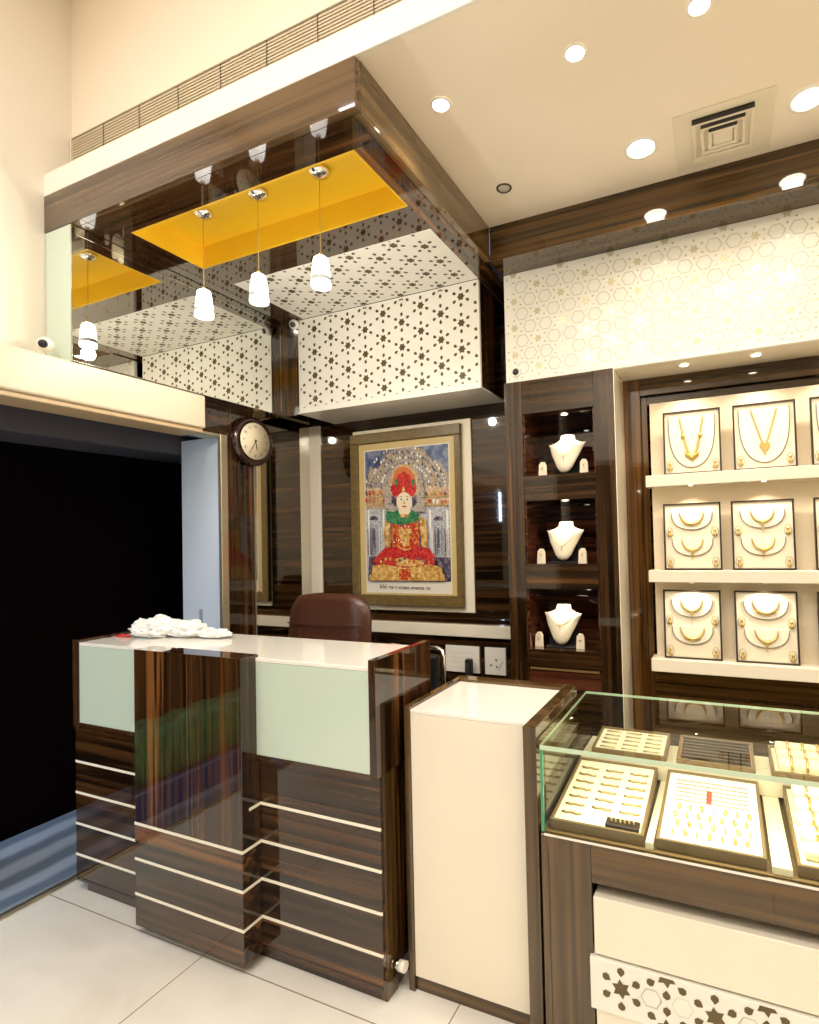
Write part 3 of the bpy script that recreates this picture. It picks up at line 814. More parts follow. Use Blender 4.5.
def bangle_tray(x0, x1, y0, y1, z0, z1, lab, n, where):
    t, w, L, h = frame_tray('bangle_tray', lab, x0, x1, y0, y1, z0, z1)
    src = None; bs = None
    for k in range(n):
        yy = L * (k + .7) / (n + .4)
        if src is None:
            m = MB(); m.lathe([(.004, -w + .018), (.019, -w + .020), (.021, -w + .03), (.021, w - .03), (.019, w - .020), (.004, w - .018)], (0, 0, .018), 'roll', 18, 'x')
            src = single('bangle_roll', m, 'cream cushion roll carrying bangles in the %s' % where, 'cushion roll', 'cushion rolls in the %s' % where); o = src
        else: o = src.copy(); COL.objects.link(o)
        o.location = on_tray(t, 0, yy, h - .008); o.rotation_euler = t.rotation_euler
        for q in range(5):
            if bs is None:
                m = MB(); m.lathe([(.0212, -.0035), (.0245, -.0035), (.0252, 0), (.0245, .0035), (.0212, .0035), (.0212, -.0035)], (0, 0, .018), 'bangle', 22, 'x', caps=False)
                bs = single('gold_bangle', m, 'gold bangle around a cushion roll in the %s' % where, 'bangle', 'bangles in the %s' % where); o = bs
            else: o = bs.copy(); COL.objects.link(o)
            o.location = on_tray(t, -w + .055 + q * (2 * w - .09) / 4.5, yy, h - .008); o.rotation_euler = t.rotation_euler
bangle_tray(.135, .410, 1.522, 1.885, Zf, Zf + .038, 'front right counter tray with gold bangles on cream rolls', 5, 'front right counter tray')
# back row, on the step
Zb = .6915
t4, w4, L4, h4 = frame_tray('jewellery_tray', 'rear left counter tray with fine bars on cream velvet', -.440, -.198, 1.895, 2.088, Zb, Zb + .012)
m = MB(); m.tube([(-.026, 0, .003), (0, .002, .003), (.026, 0, .003)], .0022, 'palegold', 6)
scatter(single('gold_bracelet', m, 'fine gold bracelet lying in the rear left counter tray', 'bracelet', 'fine bracelets in the rear left tray'), t4, [(-.072 + .072 * c_, .030 + .033 * r_) for r_ in range(5) for c_ in range(3)], h4 - .006)
t5, w5, L5, h5 = frame_tray('jewellery_tray', 'rear middle counter tray of dark rows with silver chains', -.165, .065, 1.895, 2.088, Zb, Zb + .012, pm='pink')
m = MB().box(-.103, .103, -.0045, .0045, 0, .010, 'trayframe', .001)
scatter(single('ring_bar', m, 'dark bar across the rear middle counter tray', 'ring bar', 'dark bars of the rear middle tray'), t5, [(0, .025 + .024 * k) for k in range(7)], h5 - .006)
bangle_tray(.110, .385, 1.895, 2.088, Zb, Zb + .012, 'rear right counter tray with gold bangles on cream rolls', 3, 'rear right counter tray')

# ------------------------------------------------------------------ framed picture
PY = YB - .001
pf = thing('framed_picture', 'framed picture of a seated deity with red crown in an olive brown frame', 'framed picture', (-1.77, PY, 1.017))
MB().box(-2.190, -1.345, PY - .012, PY, 1.010, 2.155, 'backboard', .002).build('back_board', pf, label='cream board behind the frame')
m = MB(); a, b, c_, d = -2.190, -1.402, 1.043, 2.128
for q in ((a, b, c_, c_ + .065), (a, b, d - .065, d), (a, a + .058, c_ + .065, d - .065), (b - .040, b, c_ + .065, d - .065)):
    m.box(q[0], q[1], PY - .045, PY - .0125, q[2], q[3], 'pictframe', .004)
m.build('frame', pf)
MB().box(-2.131, -1.443, PY - .030, PY - .0125, 1.109, 2.062, 'mat').build('mount', pf, label='gold coloured mount')
def speckle(name, cols, scale):
    m, nt, b = newmat(name); N, L = nt.nodes, nt.links
    tc = N.new('ShaderNodeTexCoord'); v = N.new('ShaderNodeTexVoronoi'); v.inputs['Scale'].default_value = scale
    n = N.new('ShaderNodeTexNoise'); n.inputs['Scale'].default_value = scale * 1.3; n.inputs['Detail'].default_value = 6
    L.new(tc.outputs['Object'], n.inputs['Vector']); r = N.new('ShaderNodeValToRGB')
    e = r.color_ramp.elements
    while len(e) < len(cols): e.new(.5)
    for i, c_ in enumerate(cols):
        e[i].position = .32 + .36 * i / (len(cols) - 1); e[i].color = (*c_, 1)
    L.new(n.outputs['Fac'], r.inputs[0]); L.new(r.outputs[0], b.inputs['Base Color']); b.inputs['Roughness'].default_value = .35
    M[name] = m
speckle('art_sky', [(.03, .05, .12), (.08, .12, .26), (.28, .30, .38)], 14)
speckle('art_arch', [(.05, .06, .12), (.22, .17, .16), (.62, .52, .38), (.16, .15, .20), (.70, .64, .52), (.10, .08, .10)], 60)
speckle('art_tier', [(.16, .10, .08), (.62, .46, .26), (.70, .60, .42), (.38, .12, .08), (.66, .55, .38)], 60)
speckle('art_grey', [(.12, .14, .22), (.46, .46, .50), (.64, .63, .62), (.20, .21, .30), (.55, .54, .54)], 60)
speckle('art_red', [(.20, .01, .01), (.55, .02, .02), (.70, .08, .04)], 60)
speckle('art_redgold', [(.30, .02, .01), (.55, .05, .02), (.70, .38, .06)], 55)
speckle('art_green', [(.02, .06, .03), (.03, .20, .08), (.10, .32, .12)], 60)
speckle('art_gold', [(.36, .15, .03), (.66, .38, .10), (.78, .58, .26)], 40)
speckle('art_dark', [(.02, .02, .04), (.08, .06, .10), (.30, .22, .25)], 40)
M['art_face'] = plain('art_face', (.82, .70, .50), .4); M['art_lips'] = plain('art_lips', (.5, .05, .04), .4)
M['art_paper'] = plain('art_paper', (.78, .72, .62), .4); M['art_halo'] = plain('art_halo', (.62, .16, .05), .4)
M['art_col'] = plain('art_column', (.12, .12, .18), .4); M['art_white'] = plain('art_white', (.85, .82, .74), .4)
art = MB(); layer = [0]
def AP(X, Y):
    u = (X - 170) / 385; top = 240 - 40 * u
    return (-2.083 + u * .597, 2.015 - (Y - top) / (843 - top) * .822)
def A(pts, m_):
    layer[0] += 1
    art.flat([AP(*p) for p in pts], 'xz', PY - .0305 - .00008 * layer[0], m_)
def ell(cx, cy, rx, ry, a0=0, a1=360, n=22):
    return [(cx + rx * math.cos(math.radians(a0 + (a1 - a0) * k / n)), cy + ry * math.sin(math.radians(a0 + (a1 - a0) * k / n))) for k in range(n + (0 if a1 - a0 == 360 else 1))]
art.flat([(-2.090, 1.120), (-1.480, 1.120), (-1.480, 2.022), (-2.090, 2.022)], 'xz', PY - .0303, 'art_paper')
A([(170, 240), (555, 200), (555, 380), (170, 400)], 'art_sky')
A([(170, 370), (200, 320), (240, 310), (270, 260), (310, 225), (350, 218), (400, 212), (440, 225), (480, 265), (520, 285), (555, 350), (555, 520), (170, 520)], 'art_arch')
A([(170, 410), (295, 400), (290, 500), (170, 505)], 'art_tier')
A([(430, 400), (555, 395), (555, 490), (432, 500)], 'art_tier')
A([(170, 510), (555, 495), (555, 843), (170, 843)], 'art_grey')
for x in (178, 250, 465, 540): A([(x, 512), (x + 9, 511), (x + 9, 760), (x, 760)], 'art_white')
for x in (208, 505):
    A(ell(x, 556, 20, 16, 180, 360) + [(x + 20, 560), (x - 20, 560)], 'art_dark')
    A([(x - 16, 580), (x - 13, 580), (x - 13, 720), (x - 16, 720)], 'art_col'); A([(x + 13, 580), (x + 16, 580), (x + 16, 720), (x + 13, 720)], 'art_col')
    A(ell(x, 640, 6, 50), 'art_col')
A([(180, 730), (555, 730), (555, 843), (175, 843)], 'art_dark')
rnd = random.Random(5)
for rad, cnt in ((118, 26), (142, 30), (165, 34), (188, 36)):
    for k in range(cnt):
        t_ = math.radians(188 + 164 * k / (cnt - 1)); X, Y = 360 + rad * .98 * math.cos(t_), 425 + rad * 1.12 * math.sin(t_)
        if 174 < X < 550 and Y > 238 - 40 * (X - 170) / 385 + 6:
            w_ = rnd.uniform(3, 6); h_ = rnd.uniform(5, 11)
            A([(X - w_, Y), (X, Y - h_), (X + w_, Y), (X, Y + h_)], rnd.choice(['art_white', 'art_dark', 'art_gold', 'art_white', 'art_col']))
for Y0 in (432, 470):
    for X in [178 + 17 * k for k in range(7)] + [440 + 17 * k for k in range(7)]:
        A(ell(X, Y0 + rnd.uniform(-3, 3), 5, 11, n=10), rnd.choice(['art_gold', 'art_halo', 'art_white', 'art_dark', 'art_red']))
    A([(172, Y0 + 15), (292, Y0 + 13), (292, Y0 + 17), (172, Y0 + 19)], 'art_gold'); A([(432, Y0 + 13), (553, Y0 + 10), (553, Y0 + 14), (432, Y0 + 17)], 'art_gold')
for X in [182 + 11 * k for k in range(8)] + [470 + 11 * k for k in range(8)]:
    A([(X, rnd.uniform(590, 620)), (X + 3, 590), (X + 4, rnd.uniform(690, 735)), (X, 730)], rnd.choice(['art_white', 'art_col', 'art_dark', 'art_grey']))
A(ell(360, 420, 92, 125, 180, 360) + [(452, 520), (268, 520)], 'art_arch')
A(ell(360, 395, 66, 100, 180, 360) + [(426, 440), (294, 440)], 'art_tier')
A(ell(360, 400, 56, 92, 180, 360) + [(416, 430), (304, 430)], 'art_halo')
A([(296, 420), (302, 396), (318, 390), (330, 350), (360, 330), (388, 350), (402, 388), (412, 395), (416, 420), (400, 450), (372, 440), (358, 425), (342, 442), (312, 452)], 'art_red')
A([(318, 370), (334, 360), (330, 395), (316, 400)], 'art_green'); A([(400, 365), (412, 372), (404, 400), (392, 392)], 'art_green')
A([(300, 440), (325, 460), (322, 500), (300, 480)], 'art_dark'); A([(415, 438), (395, 460), (398, 500), (418, 480)], 'art_dark')
A([(357, 395), (366, 420), (358, 440), (350, 420)], 'art_gold')
A(ell(360, 474, 36, 46), 'art_face')
for x in (346, 374): A(ell(x, 462, 9, 5), 'art_white'); A(ell(x, 462, 4, 4.5), 'ink'); A([(x - 11, 452), (x, 447), (x + 11, 452), (x, 450)], 'ink')
A([(357, 464), (363, 464), (366, 482), (354, 482)], 'art_gold'); A(ell(360, 495, 11, 4), 'art_lips')
A([(336, 505), (384, 505), (392, 530), (328, 530)], 'art_face')
A([(270, 560), (300, 540), (330, 530), (392, 530), (425, 540), (455, 556), (462, 640), (455, 690), (430, 700), (295, 700), (270, 690), (262, 630)], 'art_gold')
A([(300, 560), (360, 570), (420, 556), (428, 640), (432, 690), (296, 692), (302, 640)], 'art_redgold')
A([(280, 515), (310, 520), (330, 512), (345, 545), (370, 548), (392, 510), (425, 530), (425, 560), (390, 572), (355, 582), (315, 578), (278, 570), (272, 540)], 'art_green')
A([(330, 600), (390, 598), (384, 640), (372, 680), (348, 680), (336, 640)], 'art_gold')
A([(262, 690), (300, 680), (360, 700), (430, 678), (470, 690), (500, 740), (480, 775), (240, 780), (205, 750)], 'art_red')
A([(310, 740), (350, 730), (390, 742), (450, 745), (440, 765), (380, 775), (320, 772)], 'art_gold')
A([(205, 770), (260, 765), (360, 780), (470, 762), (520, 775), (525, 810), (200, 812)], 'art_gold')
A([(190, 812), (530, 808), (536, 838), (185, 840)], 'art_gold')
A([(330, 785), (385, 785), (385, 835), (330, 835)], 'art_redgold')
for k in range(16):
    t_ = math.radians(200 + 140 * k / 15); A(ell(360 + 60 * math.cos(t_), 398 + 92 * math.sin(t_), 3.5, 4.5, n=8), 'art_gold')
for X, Y in [(330 + 8 * k, 590 + 5 * math.sin(k)) for k in range(9)] + [(310 + 11 * k, 655 + 6 * math.cos(k * 2)) for k in range(11)]:
    A(ell(X, Y, 3, 4, n=8), rnd.choice(['art_gold', 'art_red', 'art_white']))
for k in range(13):
    A(ell(225 + 22 * k, 745 + 8 * math.sin(k * 1.9), 6, 8, n=8), rnd.choice(['art_redgold', 'art_gold', 'art_halo', 'art_dark']))
A([(296, 560), (301, 562), (300, 690), (294, 690)], 'art_dark'); A([(424, 558), (429, 556), (436, 690), (430, 692)], 'art_dark')
# caption strokes under the picture
x = 232
for k, wdt in enumerate([10, 14, 6, 0, 12, 12, 0, 8, 0, 9, 8, 9, 9, 8, 0, 8, 9, 8, 9, 9, 8, 0, 9, 9]):
    if wdt:
        y0 = 866 + .02 * (x - 232)
        art.flat([AP(x, y0), AP(x + wdt, y0), AP(x + wdt, y0 + 3.2), AP(x, y0 + 3.2)], 'xz', PY - .0365, 'ink')
        art.flat([AP(x + wdt * .6, y0), AP(x + wdt * .78, y0), AP(x + wdt * .78, y0 + 11), AP(x + wdt * .6, y0 + 11)], 'xz', PY - .0366, 'ink')
        if k % 3 != 1: art.flat([AP(x, y0 + 7), AP(x + wdt * .6, y0 + 6), AP(x + wdt * .6, y0 + 9), AP(x, y0 + 10)], 'xz', PY - .0367, 'ink')
        if k < 3: art.flat([AP(x, y0 - 6), AP(x + wdt * .7, y0 - 9), AP(x + wdt * .7, y0 - 6), AP(x, y0 - 3)], 'xz', PY - .0367, 'ink')
    x += (wdt or 5) + 1.5
art.build('print', pf, label='colourful print of the seated deity with a caption line')

# ------------------------------------------------------------------ clock
ck = thing('wall_clock', 'round dark rimmed wall clock hung on the wooden strip beside the door', 'clock', (XP + .001, 2.426, 2.049))
CX, CYk, CZ, RC = XP + .0125, 2.426, 2.049, .146
MB().lathe([(.02, 0), (RC * .96, 0), (RC, .012), (RC, .030), (RC * .93, .044), (RC * .80, .046), (RC * .74, .034)], (CX - .012, CYk, CZ), 'clockrim', 40, 'x', caps=False).build('case', ck)
MB().lathe([(.0005, .030), (RC * .745, .030), (RC * .745, .033), (.0005, .033)], (CX, CYk, CZ), 'clockface', 40, 'x', caps=False).build('dial', ck)
def hand(ang, l, w_, d):   # ang clockwise from 12, seen from the room (+x side): right-hand = +y
    u = Vector((0, math.sin(ang), math.cos(ang))); v = Vector((0, math.cos(ang), -math.sin(ang)))
    c0 = Vector((CX + d, CYk, CZ)); m = MB()
    ps = [c0 - u * .012 - v * w_ * .4, c0 - u * .012 + v * w_ * .4, c0 + u * l * .7 + v * w_, c0 + u * l, c0 + u * l * .7 - v * w_]
    m.plate([(p.y, p.z) for p in ps], 'yz', CX + d, CX + d + .0012, 'ink'); return m
hand(math.radians(213), .082, .0022, .036).build('minute_hand', ck)
hand(math.radians(168), .056, .0035, .0345).build('hour_hand', ck)
MB().cyl((CX + .0335, CYk, CZ), .006, .006, 'ink', 'x', 12).build('hub', ck)
def text_mesh(txt, size, mat4, m, name, parent):
    cu = bpy.data.curves.new(name, 'FONT'); cu.body = txt; cu.size = size; cu.align_x = 'CENTER'; cu.align_y = 'CENTER'; cu.extrude = .0004
    t = bpy.data.objects.new(name + '_src', cu); COL.objects.link(t)
    dg = bpy.context.evaluated_depsgraph_get(); me = bpy.data.meshes.new_from_object(t.evaluated_get(dg))
    bpy.data.objects.remove(t); bpy.data.curves.remove(cu)
    me.transform(mat4); bm2 = bmesh.new(); bm2.from_mesh(me); bpy.data.meshes.remove(me); return bm2
mnum = MB()
for k in range(1, 13):
    a = math.radians(30 * k); cy_, cz_ = CYk + .086 * math.sin(a), CZ + .086 * math.cos(a)
    R4 = Matrix.Translation((CX + .0333, cy_, cz_)) @ Matrix(((0, 0, 1, 0), (1, 0, 0, 0), (0, 1, 0, 0), (0, 0, 0, 1)))
    mnum.merge(text_mesh(str(k), .024, R4, 'ink', 'n', None), 'slots')
mnum.build('numerals', ck)

# ------------------------------------------------------------------ hedge outside, seen only mirrored in the desk front
M['leafgreen'] = mottled('hedge_green', (.02, .16, .06), (.04, .34, .12), 25, .6)
hg = thing('hedge_planter', 'low green clipped hedge in a blue trough outside the entrance', 'planter', (-3.0, .3, -.012))
MB().box(-3.13, -2.87, -.15, .85, -.012, .14, 'trough', .01).build('trough', hg)
t = bmesh.new(); bmesh.ops.create_grid(t, x_segments=1, y_segments=1, size=.5); t.free()
from mathutils import noise as _nz
m = MB(); rows = []
for i in range(41):
    yy = -.14 + .98 * i / 40; row = []
    for k in range(24):
        a = 2 * PI * k / 24; p = Vector((math.cos(a), yy * 6, math.sin(a))); n_ = 1 + .16 * _nz.noise(p * 2.3)
        row.append((-3.0 + .115 * n_ * math.copysign(abs(math.cos(a)) ** .6, math.cos(a)), yy, .30 + .16 * n_ * math.copysign(abs(math.sin(a)) ** .6, math.sin(a))))
    rows.append(row)
m.grid(rows, 'leafgreen'); m.build('foliage', hg)

# ------------------------------------------------------------------ open glass door leaf
dl = thing('glass_door_leaf', 'frosted glass door leaf, sky blue reflection put into its colour, standing open outside the entrance', 'door', (-2.72, 2.225, 0))
MB().box(-2.872, XP - .022, 2.225, 2.237, 0, 2.052, 'doorleaf', .001).build('glass_panel', dl)
MB().box(-2.726, -2.710, 2.211, 2.2245, .80, 1.085, 'handlegrey', .003).build('door_handle', dl, label='steel pull handle')
MB().box(-2.63, XP - .022, 2.221, 2.241, .0, .05, 'steel').build('floor_hinge', dl)

# ------------------------------------------------------------------ office chair behind desk
oc = thing('office_chair', 'brown leather office chair with a quilted backrest behind the desk', 'chair', (-1.85, 2.15, 0))
m = MB(); rows = []
for i in range(15):
    t = i / 14; z = .50 + .665 * t
    hw = .270 - .012 * t - (.055 * max(0, t - .90) / .10) ** 1
    dpt = .045 - .015 * t
    yb_ = 2.24 + .07 * t
    row = []
    for k in range(32):
        a = 2 * PI * k / 32; ca, sa = math.cos(a), math.sin(a)
        sgx = abs(ca) ** .35 * (1 if ca > 0 else -1); sgy = abs(sa) ** .6 * (1 if sa > 0 else -1)
        seam = .010 * max(0, math.cos((sgx) * PI * 2)) * (1 if sa < 0 else 0)
        zz = z + (.018 * (1 - sgx * sgx) if t > .9 else 0)
        row.append((-1.885 + hw * sgx, yb_ + dpt * sgy + seam, zz))
    rows.append(row)
m.grid(rows, 'leather'); bk = m.build('backrest', oc)
m = MB()
for z in (.72, .86, 1.03):
    m.tube([(-1.885 + x, 2.24 + .07 * (z - .5) / .665 - .046 + (.002), z - .012 * math.cos(x * 6)) for x in [-.235 + .047 * k for k in range(11)]], .003, 'leatherline', 6)
m.build('seam', bk)
MB().box(-2.15, -1.62, 1.87, 2.27, .42, .52, 'leather', .03, 3).build('seat', oc)
for sx in (-2.17, -1.60):
    MB().tube([(sx, 1.95, .47), (sx, 1.95, .66), (sx, 2.02, .69), (sx, 2.22, .69), (sx, 2.27, .66)], .017, 'black', 10).build('armrest', oc)
m = MB().cyl((-1.885, 2.07, .08), .028, .34, 'chrome'); m.build('gas_column', oc)
m = MB()
for k in range(5):
    a = 2 * PI * k / 5 + .3
    m.tube([(-1.885, 2.07, .12), (-1.885 + .27 * math.cos(a), 2.07 + .27 * math.sin(a), .075)], [.026, .016], 'black', 8)
m.build('star_base', oc)
for k in range(5):
    a = 2 * PI * k / 5 + .3
    MB().cyl((-1.885 + .27 * math.cos(a) - .012, 2.07 + .27 * math.sin(a), .03), .03, .024, 'black', 'x', 14).build('castor', oc)

# black chair with chrome arm seen between desk and pedestal
vc = thing('visitor_chair', 'black chair with bent chrome arm just behind the right end of the desk', 'chair', (-1.42, 2.35, 0))
MB().box(-1.54, -1.29, 2.36, 2.40, .52, .885, 'black', .015, 2).build('backrest', vc)
MB().box(-1.54, -1.27, 2.05, 2.36, .42, .47, 'black', .015, 2).build('seat', vc)
for sx, k in ((-1.565, -1), (-1.226, 1)):
    MB().tube([(sx - k * .085, 2.33, .927), (sx - k * .04, 2.325, .930), (sx - k * .012, 2.32, .920), (sx, 2.31, .895), (sx, 2.31, .79), (sx, 2.33, .40), (sx, 2.37, .012)], .010, 'chrome', 10).build('side_frame', vc)
    MB().tube([(sx, 2.31, .70), (sx, 2.15, .70), (sx, 2.10, .66), (sx, 2.09, .012)], .010, 'chrome', 10).build('arm_frame', vc)
MB().tube([(-1.565, 2.12, .40), (-1.226, 2.12, .40)], .010, 'chrome', 8).build('stretcher', vc)

# white switch plates on the dark panel below the ledge
for i, (a, b, lab) in enumerate(((-1.545, -1.325, 'wide plain white plate under the ledge of the back wall'), (-1.290, -1.160, 'narrow white socket plate under the ledge beside the tower'))):
    t = thing('switch_plate', lab, 'wall plate', ((a + b) / 2, YB - .004, .66))
    MB().box(a, b, YB - .014, YB - .0005, .660, .815, 'white', .002).build('plate', t)
    m = MB()
    if i:
        for (u, v) in ((.30, .35), (.58, .30), (.55, .55)): m.cyl((a + (b - a) * u, YB - .0155, .66 + .155 * v), .007, .002, 'slots', 'y', 10)
        m.tube([(a + .085, YB - .015, .69), (a + .10, YB - .017, .72), (a + .115, YB - .015, .74)], .0015, 'slots', 5)
    else:
        for k in range(4): m.box(a + .03, b - .03, YB - .0150, YB - .0138, .690 + .028 * k, .692 + .028 * k, 'ring')
    m.build('markings', t)
m = MB().box(-1.385, -1.345, 2.86, 2.90, .5, .755, 'black', .008, 2)
m2 = thing('card_reader', 'small upright black device standing before the white plates', 'device', (-1.365, 2.88, .5))
m.build('body', m2); MB().box(-1.376, -1.354, 2.857, 2.8595, .66, .74, 'steel').build('screen', m2)
# service shelf carrying the device
sv = thing('service_shelf', 'dark wooden shelf under the ledge along the back wall', 'shelf', (-1.8, 2.84, 0))
MB().box(-2.46, -1.012, 2.76, YB - .001, .47, .4995, 'eb_x', .001).build('shelf_board', sv)
MB().box(-2.46, -2.44, 2.76, YB - .001, 0, .469, 'eb_z').build('side_panel', sv); MB().box(-1.035, -1.012, 2.76, YB - .001, 0, .469, 'eb_z').build('side_panel', sv)

# ------------------------------------------------------------------ crumpled plastic bag on the desk
def crumple(cx, cy, z, rx, ry, rz, seed, mname='bag'):
    rnd = random.Random(seed); t = bmesh.new(); bmesh.ops.create_icosphere(t, subdivisions=4, radius=1)
    from mathutils import noise
    for v in t.verts:
        p = v.co.copy(); n = noise.noise(p * 2.2 + Vector((seed, 0, 0))) * .35 + noise.ridged_multi_fractal(p * 3.2 + Vector((0, seed, 0)), .8, 2.2, 5, 1, 2) * .20 - .12
        s = 1 + n
        v.co = Vector((cx + p.x * rx * s, cy + p.y * ry * s, z + max(0, (p.z * .55 + .45) * rz * s) if p.z > -.8 else z))
        if v.co.z < z: v.co.z = z
    return t
bg = thing('plastic_bag', 'crumpled white plastic bag lying on the left end of the desk top', 'bag', (-2.25, 1.66, 1.0505))
m = MB(); m.merge(crumple(-2.31, 1.66, 1.0508, .10, .08, .070, 1.3), 'bag', False)
m.merge(crumple(-2.17, 1.70, 1.0508, .095, .06, .055, 4.1), 'bag', False)
m.merge(crumple(-2.02, 1.71, 1.0508, .085, .04, .030, 7.7), 'bag', False)
m.build('bag_body', bg)
m = MB()
m.tube([(-2.40, 1.60, 1.054), (-2.43, 1.58, 1.062), (-2.45, 1.60, 1.056), (-2.47, 1.585, 1.054)], .006, 'red', 6); m.build('red_tie', bg, label='red tie end')

# ------------------------------------------------------------------ pendants
ps = [(-1.403, 1.70), (-1.723, 1.70), (-2.041, 1.70)]
pn = ['rightmost', 'middle', 'leftmost']
pd = None
for i, (x, y) in enumerate(ps):
    lb = 'glass pendant lamp hanging from the yellow recess, %s of the three' % pn[i]
    if pd is None:
        pd = thing('pendant_lamp', lb, 'pendant lamp', (x, y, 2.44), 'pendant lamps over the desk')
        MB().lathe([(.042, 0), (.042, -.008), (.037, -.018), (.018, -.025), (.006, -.029)], (x, y, 2.9045), 'chrome', 24).build('ceiling_cup', pd)
        MB().cyl((x, y, 2.575), .0014, .300, 'cable', seg=6).build('cable', pd)
        m = MB().lathe([(.006, .018), (.010, .014), (.012, 0)], (x, y, 2.556), 'chrome', 16); m.build('cap', pd)
        m = MB().lathe([(.0005, .118), (.020, .1175), (.0275, .111), (.0325, .080), (.0365, .040), (.0385, .008), (.037, .0), (.0005, .002)], (x, y, 2.44), 'shade', 28, caps=False)
        sh = m.build('glass_shade', pd)
        MB().lathe([(.0372, .036), (.0388, .032), (.0390, .024), (.0378, .020)], (x, y, 2.44), 'shadeband', 28, caps=False).build('glass_band', sh)
    else: dup(pd, (x, y, 2.44), lb)

# ------------------------------------------------------------------ downlights, diffuser, grille, cameras
def spot(name, loc, power, size=.05, ang=120, blend=.7, col=(1, .92, .80), rot=(0, 0, 0)):
    l = bpy.data.lights.new(name, 'SPOT'); l.energy = power; l.spot_size = math.radians(ang); l.spot_blend = blend; l.shadow_soft_size = size; l.color = col
    o = bpy.data.objects.new(name, l); COL.objects.link(o); o.location = loc; o.rotation_euler = rot; return o
def area(name, loc, power, sx, sy, col=(1, .9, .74), rot=(0, 0, 0)):
    l = bpy.data.lights.new(name, 'AREA'); l.shape = 'RECTANGLE'; l.size = sx; l.size_y = sy; l.energy = power; l.color = col
    o = bpy.data.objects.new(name, l); COL.objects.link(o); o.location = loc; o.rotation_euler = rot; return o
def downlight(x, y, r, z, label, lit=True, pw=0, group='ceiling downlights', name='downlight'):
    t = thing(name, label, 'ceiling light', (x, y, z - .012), group)
    MB().lathe([(r * .86, .0), (r * .90, -.004), (r, -.005), (r * 1.12, -.002), (r * 1.14, .0)], (x, y, z - .0005), 'white' if lit else 'clockrim', 32, caps=False).build('trim_ring', t)
    MB().lathe([(.0005, -.0025), (r * .80, -.0025), (r * .87, -.001), (r * .87, .0)], (x, y, z - .0006), 'lamp' if lit else 'lampdim', 28, caps=False).build('lens', t)
    if pw: spot('downlight_spot', (x, y, z - .02), pw, r * .7, 140, .8)
for (x, y, nme) in ((-.859, 1.692, 'nearest the canopy corner'), (-.380, 1.690, 'second from the canopy along the front row'), (-.016, 1.690, 'at the top edge of the picture')):
    downlight(x, y, .032, ZC, 'small round lit downlight, %s' % nme, True, 6)
downlight(-.828, 2.22, .030, ZC, 'dark rimmed unlit downlight near the canopy and wood band', False)
downlight(-.250, 2.226, .058, ZC, 'large round lit downlight left of the air diffuser', True, 7)
downlight(.322, 2.228, .058, ZC, 'large round lit downlight right of the air diffuser', True, 7)
downlight(.90, 1.69, .058, ZC, 'large round lit downlight beyond the right edge', True, 7)
for k, x in enumerate((-.146, .156, .458)):
    downlight(x, 2.735, .022, 2.236, 'tiny lit downlight under the fascia above the %s board' % ['leftmost', 'second', 'third'][k], True, 0, 'fascia downlights', 'fascia_downlight')
    spot('fascia_spot', (x, 2.738, 2.222), 4.2, .012, 105, .6, (1, .87, .66))
for ri in (0, 1):
    for k, x in enumerate(colx):
        downlight(x - .01 * (ri + 1), 2.772, .010, shelf[ri][0], 'tiny led under the %s shelf above the %s board' % (rown[ri], coln[k]), True, 0, 'shelf leds', 'shelf_led')
        spot('shelf_spot', (x - .01 * (ri + 1), 2.768, shelf[ri][0] - .010), 2.1, .010, 130, .6, (1, .87, .66))
for i, (a, b) in enumerate(nic):
    downlight(-.72 - .008 * i, 2.715, .018, b, 'round niche light above the %s bust of the tower' % nm[i], True, 0, 'niche lights', 'niche_light')
    spot('niche_spot', (-.72 - .008 * i, 2.69, b - .012), 2.8, .014, 120, .6, (1, .87, .66))

ad = thing('air_diffuser', 'square cream air conditioning diffuser in the ceiling between two large downlights', 'air diffuser', (.045, 2.275, ZC - .012))
m = MB(); cx, cy = .045, 2.275
MB().box(cx - .17, cx + .17, cy - .165, cy + .165, ZC - .004, ZC, 'diff', .001).build('flange', ad)
for k, (hw, dz) in enumerate(((.108, .010), (.079, .013), (.052, .016))):
    m = MB()
    for (x0, x1, y0, y1) in ((-hw, hw, -hw, -hw + .014), (-hw, hw, hw - .014, hw), (-hw, -hw + .014, -hw + .014, hw - .014), (hw - .014, hw, -hw + .014, hw - .014)):
        m.box(cx + x0, cx + x1, cy + y0, cy + y1, ZC - .004 - dz, ZC - .005, 'diff', .002)
    m.build('louvre', ad)
    pass
    MB().box(cx - hw + .004, cx + hw - .004, cy - hw - .0165, cy - hw - .0008, ZC - .0045 - dz, ZC - .0045, 'diffdark').build('slot', ad)
MB().box(cx - .035, cx + .035, cy - .035, cy + .035, ZC - .018, ZC - .005, 'diff', .003).build('centre_plate', ad)

gr = thing('air_grille', 'long linear air grille of thin slats above the white fascia', 'air grille', (-.9, 1.50, 3.12))
MB().box(-2.61, 1.2, 1.502, 1.5065, 3.115, 3.275, 'grilleback').build('backing', gr)
m = MB()
for k in range(12): m.box(-2.605, 1.195, 1.494, 1.5018, 3.122 + .0125 * k, 3.129 + .0125 * k, 'grille')
m.build('slats', gr)
m = MB()
x = -2.39
while x < 1.1: m.box(x, x + .004, 1.493, 1.5019, 3.12, 3.272, 'grilleback'); x += .232
m.build('mullions', gr)
MB().box(-2.62, 1.205, 1.492, 1.506, 3.2755, 3.281, 'diff').box(-2.62, -2.611, 1.492, 1.506, 3.12, 3.275, 'diff').build('border', gr)

